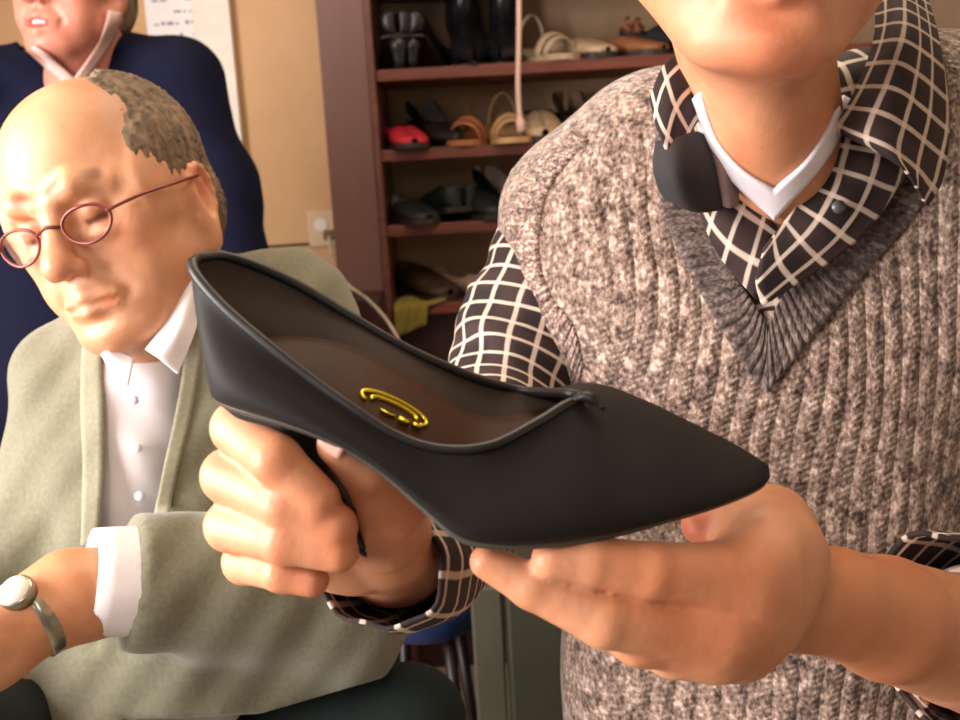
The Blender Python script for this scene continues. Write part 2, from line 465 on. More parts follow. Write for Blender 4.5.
def hitgrid(V, Fq, rails, nu, nv, off, dirz=1., uvs=False):
    """lay a strip on a surface: rails are rows of photo points, dropped on to the surface from the front"""
    bv = BVHTree.FromPolygons([tuple(p) for p in V], [tuple(map(int, f)) for f in Fq])
    A = np.array([crv([(*p, 0) for p in r], nu) for r in rails]); B = np.array([crv(A[:, j], nv) for j in range(nu)]).transpose(1, 0, 2)
    G = np.zeros_like(B); last = .8
    for i in range(nv):
        for j in range(nu):
            dr = Vector(c(B[i, j, 0], B[i, j, 1], 1.)); dr.normalize()
            h = bv.ray_cast(Vector((0, 0, 0)), dr, 5)
            if h[0] is None: G[i, j] = np.array(dr)*last/dr.z
            else:
                G[i, j] = np.array(h[0]); last = h[0].z
    G = G/np.linalg.norm(G, axis=2, keepdims=True)*(np.linalg.norm(G, axis=2, keepdims=True)-off)
    return G
#BODY
# ------------------------------------------------------------------ the room
def at(px, py, Y):                       # where the sight line meets the upright plane y = Y
    a = W(px, py, 1.); d = a-CAM; return CAM+d*(Y/d[1])
def struct(name, v, f, m, **k):
    o = mk(name, v, f, m, world=True, smooth=False, **k); o['kind'] = 'structure'; return o
XL, XR, YB, ZC = -1.75, 2.3, 2.92, 2.55
def tile_mat():
    t = NT('stone_floor'); br = t.n('ShaderNodeTexBrick', offset=0.0, Scale=1.0); tc = t.n('ShaderNodeTexCoord'); t.l(tc.outputs['Object'], br.inputs['Vector'])
    br.inputs['Brick Width'].default_value = .33; br.inputs['Row Height'].default_value = .33; br.inputs['Mortar Size'].default_value = .004
    br.inputs['Color1'].default_value = srgb('a08f7a'); br.inputs['Color2'].default_value = srgb('948470'); br.inputs['Mortar'].default_value = srgb('6a5e50')
    t.l(t.mix(t.math('MULTIPLY', t.noise(9, 5), .5), br.outputs['Color'], srgb('7d6d5b')), t.b.inputs['Base Color']); t.b.inputs['Roughness'].default_value = .4
    return t.m
M['floor'] = tile_mat()
M['wall'] = plain('beige_plaster', 'd2aa80', .85, var=.05, scale=5, bump=.1, bd=.002)
M['wallside'] = plain('cream_plaster', 'ddcdb4', .85, var=.05, scale=5, bump=.1)
M['trimw'] = plain('white_gloss_paint', 'efe6da', .5, var=.03, bump=.03)
M['wood'] = plain('red_brown_wood', '6d3f35', .45, var=.22, scale=16, bump=.15, stretch=(.6, 1, 6))
M['woodboard'] = plain('shelf_board_wood', '6e3628', .5, var=.25, scale=14, bump=.15, stretch=(.3, 4, 6))
M['woodside'] = plain('taupe_laminate', '7c5a54', .5, var=.08, scale=10, stretch=(1, 1, .15))
M['backboard'] = plain('beige_backboard', 'ab8d6e', .8, var=.14, scale=6)
M['darkwood'] = plain('dark_maroon_wood', '3a1a18', .5, var=.25, scale=10)
struct('floor', *box(XL, XR, -1.2, YB, -.05, 0), M['floor'])
struct('ceiling', *box(XL, XR, -1.2, YB, ZC, ZC+.05), M['wallside'])
struct('wall_back', *box(XL, XR, YB, YB+.1, 0, ZC), M['wall'])
struct('wall_right', *box(XR, XR+.1, -1.2, YB, 0, ZC), M['wallside'])
# left wall with a window opening
wy0, wy1, wz0, wz1 = -.75, 1.15, .8, 2.25
v, f = boxes([(XL-.1, XL, -1.2, wy0, 0, ZC), (XL-.1, XL, wy1, YB, 0, ZC), (XL-.1, XL, wy0, wy1, 0, wz0), (XL-.1, XL, wy0, wy1, wz1, ZC)])
struct('wall_left', v, f, M['wallside'])
wf = boxes([(XL-.07, XL-.02, wy0, wy0+.05, wz0, wz1), (XL-.07, XL-.02, wy1-.05, wy1, wz0, wz1), (XL-.07, XL-.02, wy0, wy1, wz0, wz0+.05), (XL-.07, XL-.02, wy0, wy1, wz1-.05, wz1), (XL-.065, XL-.025, (wy0+wy1)/2-.025, (wy0+wy1)/2+.025, wz0, wz1)])
struct('window_1', *wf, M['trimw'])
struct('baseboard_back', *box(XL, XR, YB-.015, YB, 0, .09), M['darkwood'])
a, b = at(209, 100, YB)[0], at(240, 100, YB)[0]
struct('trim_1', *box(a-.015, b, YB-.03, YB, 0, ZC), M['trimw'])

# notice on the wall behind the standing man
p0, p1 = at(140, -40, YB), at(206, 42, YB)
note = empty('wall_notice', (p1[0]-.08, YB-.003, p1[2]), 'white paper notice with small grey print on wall behind navy sweater man', 'notice')
M['paper'] = plain('white_paper', 'f4f0f2', .9, var=.02, bump=0); M['ink'] = plain('grey_ink', '9a94a4', .9, bump=0)
mk('sheet', *box(p0[0], p1[0], YB-.004, YB-.001, p1[2], p0[2]), M['paper'], note, world=True, smooth=False)
ins = []
for r_ in range(7):
    x = p0[0]+.02
    while x < p1[0]-.03:
        w_ = random.uniform(.006, .02)
        if random.random() < .62: ins.append((x, x+w_, YB-.0055, YB-.0035, p1[2]+.018+r_*.030, p1[2]+.018+r_*.030+random.uniform(.004, .009)))
        x += w_+.006
for q in ins: mk('print_line', *boxes([q]), M['ink'], note, world=True, smooth=False)

# ------------------------------------------------------------------ shoe rack
YF = 2.58
sx0 = at(327, 150, YF)[0]; sx1 = at(379, 150, YF)[0]; sxr = 1.75
zs = [at(392, y, YF)[2] for y in (69, 150, 226, 306)]
zbase = at(340, 292, YF)[2]
rack = empty('shoe_rack', ((sx0+sxr)/2, YF+.15, 0), 'tall red-brown wooden rack filled with shoes against the back wall', 'shelf')
mk('side_panel', *box(sx0, sx1-.012, YF, YB-.002, 0, ZC-.1), M['woodside'], rack, world=True, smooth=False, bevel=.003)
mk('side_panel', *box(sxr, sxr+.05, YF, YB-.002, 0, ZC-.1), M['woodside'], rack, world=True, smooth=False, bevel=.003)
mk('edge_strip', *box(sx1-.012, sx1+.004, YF-.006, YB-.004, 0, ZC-.1), M['wood'], rack, world=True, smooth=False, bevel=.002)
for z in zs+[zs[0]+.22, zs[0]+.44]:
    mk('shelf_board', *box(sx1+.004, sxr, YF+.004, YB-.02, z-.028, z), M['woodboard'], rack, world=True, smooth=False, bevel=.003)
mk('back_board', *box(sx1+.004, sxr, YB-.018, YB-.004, zs[3], ZC-.1), M['backboard'], rack, world=True, smooth=False)
mk('plinth', *box(sx1+.004, sxr, YF+.05, YB-.02, 0, zs[3]-.03), M['darkwood'], rack, world=True, smooth=False)
lc = empty('low_cabinet', (sx0-.05, YF-.02, 0), 'low dark maroon cabinet standing beside the shoe rack below the socket', 'cabinet')
mk('body', *box(at(312, 300, YF-.1)[0]-.0, sx1-.01, YF-.16, YF-.008, .06, zbase), M['darkwood'], lc, world=True, smooth=False, bevel=.004)
mk('plinth', *box(at(312, 300, YF-.1)[0]+.01, sx1-.02, YF-.14, YF-.01, 0, .06), M['darkwood'], lc, world=True, smooth=False)

# socket, cable along the wall and white lead
s0 = at(326, 228, YB)
so = empty('wall_socket', (s0[0], YB, s0[2]-.05), 'cream double wall socket beside the rack above the low cabinet', 'socket')
sw, sh = .047, .05
mk('plate', *box(s0[0]-sw, s0[0]+sw, YB-.014, YB-.0005, s0[2]-sh, s0[2]+sh), plain('cream_plastic', 'd9c2a0', .4, var=.04, bump=0), so, world=True, smooth=False, bevel=.004)
mk('outlet', *tube([(s0[0]-.012, YB-.013, s0[2]+.01), (s0[0]-.012, YB-.017, s0[2]+.01)], .018, 20), M['trimw'], so, world=True, smooth=False)
mk('plug', *box(s0[0]-.004, s0[0]+.03, YB-.045, YB-.0145, s0[2]-.03, s0[2]-.004), plain('brown_plug', '7d5f45', .4), so, world=True, smooth=False, bevel=.004)
pts = [(s0[0]+.013, YB-.046, s0[2]-.02), (s0[0]+.025, YB-.1, s0[2]-.08)]+[tuple(at(*q)) for q in ((346, 283, YF-.18), (368, 300, YF-.19), (388, 322, YF-.19), (402, 352, YF-.2), (412, 420, YF-.2))]
tag(mk('power_lead', *tube(crv(pts, 50), .0042, 8), plain('white_flex', 'd8c4b8', .5, bump=0), world=True), 'thin white power lead hanging from the wall socket across the rack', 'cable')
q0, q1 = at(278, 247, YB), at(s0[0] and 322, 243, YB)
tag(mk('wall_cable', *tube([(q0[0]-.8, YB-.004, q0[2]), (q1[0], YB-.004, q1[2])], .0035, 8), plain('brown_flex', '5a4634', .6, bump=0), world=True), 'thin brown cable running level along the beige wall to the socket', 'cable')
hc = [at(519, -160, 2.45), at(519, 20, 2.45), at(518, 85, 2.45), at(520, 122, 2.45)]
cordm = plain('pale_pink_cord', 'd8b3a3', .7, bump=.3, scale=300)
hx = empty('pull_cord', hc[-1], 'pale pink cord hanging down in front of the shoe rack', 'cord')
mk('cord', *tube(crv(hc+[], 30), .006, 8), cordm, hx, world=True)
mk('cord_end', *tube([hc[-1]+[0, 0, .012], hc[-1]+[.001, 0, 0], hc[-1]+[.002, 0, -.02], hc[-1]+[.002, 0, -.024]], [.006, .011, .010, .004], 12), cordm, hx, world=True)

# ------------------------------------------------------------------ shoes on the rack
SH = {}
def shm(h, rough=.45):
    if (h, rough) not in SH: SH[(h, rough)] = plain('shoe_'+h, h, rough, var=.12, scale=25, bump=.1)
    return SH[(h, rough)]
def loft_shoe(kind, L, wd, hh, heel, gap0, gap1, toe='round', boot=0.):
    nt, nk = 34, 25; G = np.zeros((nt, nk, 3))
    for i, t in enumerate(np.linspace(0, 1, nt)):
        w = wd*(.62+.38*min(1, t/.05)**.5)*(1-.12*math.exp(-((t-.38)/.16)**2))*(1+.12*math.exp(-((t-.72)/.15)**2))
        tp = .86 if toe == 'round' else .74
        if t > tp: w *= max(.04, (1-((t-tp)/(1-tp))**(2.4 if toe == 'round' else 1.25)))**(.5 if toe == 'round' else .8)
        if t < .05: w *= .35+.65*math.sqrt(t/.05)
        base = heel*(.5+.5*math.cos(math.pi*min(1, t/.66))) + .004
        top = hh*(1-.25*t)*(1 if t < .55 else 1-.55*((t-.55)/.45)**1.1)
        gap = 0
        if t < gap1: gap = R(62)*min(1, (gap1-t)/.06)**.5
        if boot and t < .42: top = hh+boot*(1 if t < .34 else 1-((t-.34)/.08)*.75)
        for k in range(nk):
            ph = gap+(2*math.pi-2*gap)*k/(nk-1)
            s_, c_ = math.sin(ph), math.cos(ph)
            if boot and t < .42:
                y = -w*s_*(.9 if c_ > 0 else 1); z = base+top*(.5+.5*c_*(1/max(.3, math.cos(gap)) if c_ > 0 else 1))
            else:
                y = -w*np.sign(s_)*abs(s_)**.75; z = base+top*(.5+.5*c_)
            G[i, k] = (L*(t-.5), y, max(z, base))
    return G
def sole_mesh(L, wd, heel, th, toe='round'):
    V, Fc = [], []; nt = 26
    for t in np.linspace(0, 1, nt):
        w = wd*1.04*(1-.12*math.exp(-((t-.38)/.16)**2))*(1+.12*math.exp(-((t-.72)/.15)**2)); tp = .86 if toe == 'round' else .74
        if t > tp: w *= max(.04, (1-((t-tp)/(1-tp))**(2.4 if toe == 'round' else 1.25)))**(.5 if toe == 'round' else .8)
        if t < .05: w *= .45+.55*math.sqrt(t/.05)
        b = heel*(.5+.5*math.cos(math.pi*min(1, t/.66)))
        V += [(L*(t-.5), -w, b), (L*(t-.5), w, b), (L*(t-.5), w, b+th), (L*(t-.5), -w, b+th)]
    for i in range(nt-1):
        for k in range(4):
            l = (k+1) % 4; Fc.append((i*4+k, i*4+l, (i+1)*4+l, (i+1)*4+k))
    Fc += [(3, 2, 1, 0), tuple((nt-1)*4+k for k in range(4))]
    return V, Fc
def make_shoe(name, kind, col, loc, yaw, label, cat='shoe', inner='8d6f55', solec='2a211c', trim=None):
    root = empty(name, loc, label, cat, 'shoes displayed on the rack'); root.rotation_euler = (0, 0, yaw); root.scale = (1.1, 1.1, 1.16)
    m = shm(col, .35 if kind in ('pump', 'boot') else .6); mi = shm(inner, .7); ms = shm(solec, .6)
    def put(nm, v, f, mm, **k):
        me = mk(nm, np.asarray(v, float)+np.array(loc), f, mm, root, world=True, **k); return me
    L = .25
    if kind == 'sandal':
        put('sole', *sole_mesh(L, .038, .035, .012), m, smooth=False)
        put('heel', *tube([(-.095, 0, .038), (-.097, 0, .018), (-.097, 0, 0)], [.027, .024, .022], 12), ms)
        for x, w, h, bw in ((.045, .040, .045, .014), (.075, .036, .034, .012), (-.06, .034, .075, .008)):
            arc = [(x+.012*math.sin(a), -w*math.cos(a), .014+(.02 if x < 0 else 0)+h*math.sin(a)) for a in np.linspace(0, math.pi, 17)]
            put('strap', *tube(arc, bw, 8, flat=.22), m)
        arc = [(-.118+.03*(1-abs(math.cos(a))) - .0, .036*math.cos(a), .06+.02*math.sin(a)) for a in np.linspace(0, math.pi, 9)]
    else:
        p = dict(pump=(.036, .062, .062, .58, 'point'), flat=(.037, .055, .014, .58, 'round'), loafer=(.04, .068, .02, .42, 'round'),
                 boot=(.04, .09, .05, .0, 'point'), sneaker=(.042, .085, .015, .42, 'round'))[kind]
        wd, hh, heel, gap1, toe = p
        G = loft_shoe(kind, L, wd, hh, heel, 0, gap1, toe, boot=.07 if kind == 'boot' else 0)
        if kind == 'boot':
            put('upper', G.reshape(-1, 3), grid_faces(*G.shape[:2]), m, normals=False)
            ring = [((-.065+.048*math.cos(a)), .032*math.sin(a), .0) for a in np.linspace(0, 2*math.pi, 20, endpoint=False)]
            V = []; 
            for z, s_ in ((.10, 1.0), (.15, .98), (.19, 1.04)): V += [(x*1 + (s_-1)*(x+.065), y*s_, z) for x, y, _ in ring]
            Fc = grid_faces(3, 20, True); put('shaft', V, Fc, m, solid=.003)
        else:
            put('upper', G.reshape(-1, 3), grid_faces(*G.shape[:2]), [m, mi], solid=.0025, normals=False)
        put('sole', *sole_mesh(L, wd, heel, .004 if kind in ('pump', 'boot') else .012, toe), ms, smooth=False)
        if heel > .03:
            put('heel', *tube([(-.098, 0, heel), (-.1, 0, heel*.6), (-.103, 0, heel*.25), (-.103, 0, .0)], [.028, .019, .013, .012], 12), m)
        if kind == 'sneaker' or trim == 'lace':
            for q in range(4):
                x = .01+q*.018; put('lace', *tube([(x, -.02, .07-q*.006), (x, 0, .079-q*.006), (x, .02, .07-q*.006)], .003, 6), mi)
        if trim == 'bow':
            for s in (-1, 1): put('bow', *tube([(.035, 0, .062), (.035, s*.018, .078), (.033, s*.034, .066), (.035, s*.016, .056), (.035, 0, .06)], [.003, .009, .008, .007, .003], 8), m)
        if trim == 'buckle':
            put('buckle', *tube([(.035+.012*math.cos(a), .02*math.sin(a), .056-.003*abs(math.sin(a))) for a in np.linspace(0, 2*math.pi, 16, endpoint=False)], .0025, 6, closed=True), M['gold'])
    return root
def sho(row, px, yaw, kind, col, name, label, dep=.13, **k):
    Y = YF+dep; z = zs[row]; x = at(px, [69, 150, 226, 306][row]-12, Y)[0]
    make_shoe(name, kind, col, (x, Y, z+.0005), R(yaw), label, **k)
T_ = -90   # toe towards the room
sho(0, 396, 97, 'pump', '17161a', 'court_shoe', 'black heeled shoe turned heel outward at the left end of the top shelf', inner='9a8060')
sho(0, 431, 68, 'pump', '121216', 'court_shoe', 'black heeled shoe set at a slant, second along the top shelf', inner='a08a70', dep=.14)
sho(0, 468, -84, 'boot', '141318', 'ankle_boot', 'black ankle boot on the top shelf left of the pink cord')
sho(0, 504, -96, 'boot', '17161b', 'ankle_boot', 'black ankle boot on the top shelf directly behind the pink cord', dep=.15)
sho(0, 543, -66, 'sandal', 'b59c80', 'strappy_sandal', 'beige strappy sandal on the top shelf right of the pink cord')
sho(0, 580, -66, 'flat', 'b49a7c', 'flat_shoe', 'beige flat shoe on the top shelf between sandal and bow shoe', inner='c3ac8c')
sho(0, 622, -50, 'flat', '8a5636', 'bow_shoe', 'tan-brown shoe with a bow on the top shelf', trim='bow')
sho(0, 670, -45, 'loafer', '1b1a1c', 'loafer', 'black loafer with pale lining on the top shelf beside the man in the vest', inner='d0c2b0')
sho(1, 403, -75, 'flat', 'c0263a', 'flat_shoe', 'bright red flat shoe at the left end of the second shelf', inner='b02535', dep=.1)
sho(1, 438, -68, 'pump', '1f1c1b', 'court_shoe', 'black heeled shoe beside the red shoe on the second shelf', inner='8a8a80')
sho(1, 474, -105, 'sandal', 'a5663f', 'strappy_sandal', 'brown leather sandal in the middle of the second shelf')
sho(1, 507, -84, 'sandal', 'c29a6a', 'strappy_sandal', 'tan sandal right of the brown sandal on the second shelf', dep=.1)
sho(1, 542, -90, 'loafer', 'b89b7c', 'loafer', 'pale beige loafer below the end of the pink cord', inner='5a3d2c')
sho(1, 578, -84, 'pump', '2a2220', 'court_shoe', 'dark brown heeled shoe near the man in the vest on the second shelf')
sho(2, 406, -62, 'flat', '1a1f1f', 'flat_shoe', 'dark flat shoe with cream insole at the left end of the third shelf', inner='d8cbb8', dep=.1)
sho(2, 440, 118, 'loafer', '16201f', 'loafer', 'dark green loafer in the middle of the third shelf', inner='2a2a2a', dep=.14)
sho(2, 476, -60, 'loafer', '141b1c', 'loafer', 'black loafer with pale lining on the third shelf', inner='c8b9a8', dep=.12)
sho(2, 512, -60, 'pump', '121518', 'court_shoe', 'black heeled shoe at the right of the third shelf beside the plaid sleeve', inner='d6c6b8', dep=.1)
sho(3, 422, -55, 'loafer', '3a281c', 'loafer', 'dark brown loafer on the fourth shelf', inner='6b4a35', dep=.15)
sho(3, 470, -45, 'flat', 'a08672', 'flat_shoe', 'dusty beige flat shoe on the fourth shelf behind the plaid sleeve', inner='b79c88', dep=.12)
# yellow-green cloth hanging off the fourth shelf
x0 = at(394, 300, YF)[0]; G = np.zeros((14, 14, 3))
for i in range(14):
    for j in range(14):
        u, v = j/13, i/13
        if v < .35: G[i, j] = (x0+u*.17*(1-.25*u), YF+.09*(1-v/.35)-.008, zs[3]+.003+.007*math.sin(u*9)*(1-v/.35)+.003)
        else: G[i, j] = (x0+u*.085*(1-.1*v), YF-.012-.007*(1+math.sin(u*11+v*3)), zs[3]-(v-.35)*.12*(1-.4*u))
tag(mk('duster_cloth', G.reshape(-1, 3), grid_faces(14, 14), plain('mustard_cloth', '8a7a34', .95), world=True, solid=.002, off=0), 'mustard yellow cloth hanging over the front of the fourth shelf', 'cloth')

# ------------------------------------------------------------------ workbench and stool behind the shoe
b0 = at(507, 620, 1.55); b1 = at(640, 620, 1.55); zt = .70
wb = empty('workbench', ((b0[0]+b1[0])/2+.2, 1.75, 0), 'dark olive workbench cabinet between the stool and the man in the vest', 'cabinet')
M['olive'] = plain('olive_paint', '35372a', .6, var=.12, scale=6); M['oliveg'] = plain('grey_green_paint', '4c4a3c', .6, var=.12, scale=6)
mk('body', *box(b0[0], b0[0]+.75, 1.55, 1.95, .05, zt), M['olive'], wb, world=True, smooth=False, bevel=.006)
mk('top', *box(b0[0]-.01, b0[0]+.76, 1.535, 1.96, zt, zt+.03), M['olive'], wb, world=True, smooth=False, bevel=.004)
mk('side_post', *box(b0[0]-.056, b0[0]-.006, 1.56, 1.66, 0, zt-.02), M['oliveg'], wb, world=True, smooth=False, bevel=.004)
mk('plinth', *box(b0[0]+.02, b0[0]+.73, 1.58, 1.92, 0, .05), M['darkwood'], wb, world=True, smooth=False)
sp = at(424, 600, 1.80); sx, sy, sz = sp[0], 1.80, .46
st = empty('stool', (sx, sy, 0), 'round navy blue padded stool with dark metal legs behind the seated man', 'stool')
rr = .10
sz = at(420, 596, 1.80)[2]
mk('seat', *tube([(sx, sy, sz-.05), (sx, sy, sz-.045), (sx, sy, sz-.01), (sx, sy, sz+.012), (sx, sy, sz+.02)], [rr*.94, rr, rr*1.02, rr*.9, rr*.4], 40), plain('navy_vinyl', '17264f', .4, var=.15), st, world=True)
for k in range(4):
    an = R(45+90*k-8)
    mk('leg', *tube([(sx+.07*math.cos(an), sy+.07*math.sin(an), sz-.05), (sx+.12*math.cos(an), sy+.12*math.sin(an), 0.0)], .011, 10), plain('dark_metal', '1c1210', .4, metal=.3), st, world=True)
mk('foot_ring', *tube([(sx+.100*math.cos(a), sy+.100*math.sin(a), .2) for a in np.linspace(0, 2*math.pi, 30, endpoint=False)], .007, 8, closed=True), bpy.data.materials['dark_metal'], st, world=True)
# ------------------------------------------------------------------ the black pump held out to the viewer
# stations heel -> toe: near sole edge, near rim, far rim (photo points), depth of near side, depth across
SD = .425
ST = [  # NBx NBy  NRx NRy  FRx FRy   dn    dw    bulge
    (213, 396, 192, 262, 198, 258, .440, .006, .004),
    (222, 402, 197, 276, 222, 256, .432, .026, .007),
    (246, 410, 222, 305, 256, 266, .426, .038, .008),
    (290, 423, 262, 340, 300, 286, .422, .046, .008),
    (335, 440, 310, 378, 350, 316, .420, .050, .008),
    (380, 467, 352, 408, 400, 345, .419, .053, .007),
    (425, 506, 395, 435, 445, 366, .418, .056, .008),
    (462, 536, 440, 449, 487, 382, .418, .060, .009),
    (505, 543, 490, 446, 525, 391, .419, .064, .010),
    (552, 541, 538, 422, 556, 393, .422, .050, .011),
    (592, 535, 576, 401, 577, 395, .426, .036, .011),
    (625, 529, 612, 408, 612, 408, .430, .032, .010),
    (662, 519, 655, 425, 655, 425, .434, .026, .009),
    (702, 508, 698, 442, 698, 442, .440, .020, .007),
    (738, 496, 735, 455, 735, 455, .446, .012, .005),
    (760, 486, 759, 463, 759, 463, .451, .005, .003),
    (768, 478, 768, 467, 768, 467, .454, .001, .001)]
nS = 96
TB = crv([list(map(float, s)) for s in ST], nS)
WIDE = np.interp(np.linspace(0, 16, nS), range(17), [.012, .028, .042, .052, .056, .058, .062, .068, .076, .078, .076, .070, .058, .042, .026, .010, .002])
NB, NR, FR, FB = [np.zeros((nS, 3)) for _ in range(4)]
for i in range(nS):
    s = TB[i]
    NB[i] = c(s[0], s[1], s[6]); NR[i] = c(s[2], s[3], s[6]+s[8]*.7); FR[i] = c(s[4], s[5], s[6]+s[7]+s[8]*.7)
# the sole lies tilted: away from the viewer it also rises in the picture
away = np.array([.10, .60, .79]); away /= np.linalg.norm(away)
for i in range(nS): FB[i] = NB[i]+away*WIDE[i]
for i in range(nS):                       # closed front: the ridge sits over the middle of the sole
    k = min(max((i-nS*7.5/16)/(nS*3.2/16), 0), 1); k = k*k*(3-2*k)
    mid = (NB[i]+FB[i])/2
    if k > 0:
        dd = NR[i][2]+(mid[2]-NR[i][2])*k; NR[i] = NR[i]/NR[i][2]*dd; dd = FR[i][2]+(mid[2]-FR[i][2])*k; FR[i] = FR[i]/FR[i][2]*dd
upv = np.cross(away, np.array([1., -.1, 0])); upv = upv/np.linalg.norm(upv)
if upv[1] < 0: upv = -upv
def wall(A, B, sgn, nv=14):
    G = np.zeros((nv, nS, 3))
    for i in range(nS):
        closed = min(max((i-nS*8./16)/(nS*3./16), 0), 1); closed = closed*closed*(3-2*closed)
        h = (B[i]-A[i])@upv
        out = -away*sgn
        bul = TB[i][8]
        c1 = A[i]+upv*h*.45+out*bul*1.3; 
        c2 = B[i]+out*(bul*.5+closed*WIDE[i]*.22)-upv*h*(.35*(1-closed)+.03*closed)
        for j, t in enumerate(np.linspace(0, 1, nv)):
            G[j, i] = (1-t)**3*A[i]+3*(1-t)**2*t*c1+3*(1-t)*t*t*c2+t**3*B[i]
    return G
GN = wall(NB, NR, 1); GF = wall(FB, FR, -1)
for G in (GN, GF):
    for _ in range(10): G[1:-1, 1:-1] = G[1:-1, 1:-1]*.5+(G[1:-1, 2:]+G[1:-1, :-2])*.25
pump = empty('court_shoe', to_world(NB[nS//2])[0]-[0, 0, .04], 'large black leather court shoe with pointed toe held up in both hands', 'shoe')
nv = GN.shape[0]
V = np.vstack([GN.reshape(-1, 3), GF.reshape(-1, 3)]); fc = grid_faces(nv, nS); V2 = fc+[tuple(k+nv*nS for k in f)[::-1] for f in fc]
# close the counter at the heel
for j in range(nv-1):
    V2.append((j*nS, (j+1)*nS, (j+1)*nS+nv*nS, j*nS+nv*nS))
# and the vamp along its ridge
r0 = (nv-1)*nS
for i in range(nS-1):
    if i > nS*10.0/16: V2.append((r0+i, r0+i+1, r0+nv*nS+i+1, r0+nv*nS+i))
def weld(V, Fc, d=.0006):
    bm = bmesh.new(); vs = [bm.verts.new(p) for p in V]
    for f in Fc:
        try: bm.faces.new([vs[i] for i in f])
        except ValueError: pass
    bmesh.ops.remove_doubles(bm, verts=bm.verts, dist=d); bmesh.ops.recalc_face_normals(bm, faces=bm.faces)
    bm.verts.index_update(); out = [tuple(v.co) for v in bm.verts], [tuple(v.index for v in f.verts) for f in bm.faces]; bm.free(); return out
Vw, Fw = weld(V, V2)
up = mk('upper', Vw, Fw, [M['leather'], M['lining']], pump, solid=.0016, off=0, normals=True)
# insole
G = np.zeros((9, nS, 3))
for i in range(nS):
    for j, t in enumerate(np.linspace(0, 1, 9)):
        a_, b_ = GN[2, i]+away*.0022, GF[2, i]-away*.0022
        G[j, i] = a_+(b_-a_)*t+upv*.0035*math.sin(math.pi*t)
ni = int(nS*.78); INS = G.copy()
Gi = G[:, 2:ni]
mk('insole', Gi.reshape(-1, 3), grid_faces(*Gi.shape[:2]), M['insole'], pump, solid=.001, off=0)
# outsole: a thin sheet of leather following the bottom
G = np.zeros((7, nS, 3))
for i in range(nS):
    for j, t in enumerate(np.linspace(-.02, 1.02, 7)):
        G[j, i] = NB[i]+(FB[i]-NB[i])*t-upv*.0012
mk('outsole', G.reshape(-1, 3), grid_faces(7, nS), M['soleedge'], pump, solid=.0026, off=0)
# topline binding
it = int(nS*10.3/16)
ring = list(NR[:it])+list(FR[:it][::-1])
ring = [p for i, p in enumerate(ring) if i == 0 or np.linalg.norm(p-ring[i-1]) > .0008]
mk('topline_binding', *tube(ring, .0023, 8, closed=True), M['leather_gloss'], pump)
# crumpled end of the binding at the throat
th = NR[it-2]
mk('throat_seam', *tube(crv([th+upv*.001, th+np.array([.006, .002, -.002]), th+np.array([.013, -.003, -.004])], 10), [.002]*3+[.0026]*4+[.0012]*3, 8), M['leather_gloss'], pump)
# gold stamp on the insole and lining near the waist
def onsole(i, t, lift=.0125): return NB[i]+(FB[i]-NB[i])*t+upv*lift
ii = int(nS*6.0/16)
def ringstamp(a, b, w_, ph0=0, ph1=360):
    return tube([onsole(0, 0)*0+G0(a*math.cos(R(p)), b*math.sin(R(p))) for p in np.linspace(ph0, ph1, 28)], w_, 6)
stamp_c = c(398, 408, .0)
IBV = None
def G0(u, v):    # stamp coordinates on the inside of the far/near wall
    px, py = 394+u*.90-v*.1, 410+u*.42+v
    global IBV
    if IBV is None: IBV = BVHTree.FromPolygons([tuple(p) for p in INS.reshape(-1, 3)], grid_faces(*INS.shape[:2]))
    d = Vector(c(px, py, 1.0)).normalized(); h = IBV.ray_cast(Vector((0, 0, 0)), d, 2)
    return np.array(h[0] if h[0] is not None else d*.45)+upv*.0012
stp = empty if False else None
mk('gold_stamp', *ringstamp(36, 9, .0009, 150, 400), M['gold'], pump)
mk('gold_stamp', *ringstamp(25, 4.5, .0009, 160, 380), M['gold'], pump)
for u0, u1, v0, w_ in ((-14, 2, 7, .0015), (6, 17, 7, .0030), (22, 29, 6, .0026)):
    mk('gold_stamp', *tube([G0(u0, v0), G0((u0+u1)/2, v0+1), G0(u1, v0)], w_, 8, flat=.4), M['gold'], pump)
# heel
rings = []; nh = 10
seat_i = [int(x) for x in np.linspace(0, nS*3.0/16, 12)]
top = [NB[i]-upv*.002 for i in seat_i]+[FB[i]-upv*.002 for i in seat_i[::-1]]
cen = np.mean(top, 0); tipc = c(362, 545, .474)
V = []
for k, t in enumerate(np.linspace(0, 1, nh)):
    s = .95*(1-t)**1.5*.82+.17 if t > 0 else .99
    cc = cen+(tipc-cen)*t
    for p in top:
        q = p-cen; V.append(cc+q*s)
nT = len(top); Fc = grid_faces(nh, nT, True)+[tuple(range(nT))[::-1], tuple((nh-1)*nT+k for k in range(nT))]
mk('heel', V, Fc, M['leather'], pump, normals=True)
V = [tipc+(p-cen)*.19+(tipc-cen)*a for a in (0.0, .045) for p in top]
mk('heel_tip', V, grid_faces(2, nT, True)+[tuple(range(nT))[::-1], tuple(nT+k for k in range(nT))], M['lining_shade'], pump, normals=True)
# ------------------------------------------------------------------ the man who holds the shoe
base = np.array([to_world(c(790, 400, .92))[0][0], to_world(c(790, 400, .92))[0][1], 0.0])
holder = empty('person', base, 'person in a marled grey wool vest over a plaid shirt, holding a black shoe', 'person')
parts = []
tint_items = []
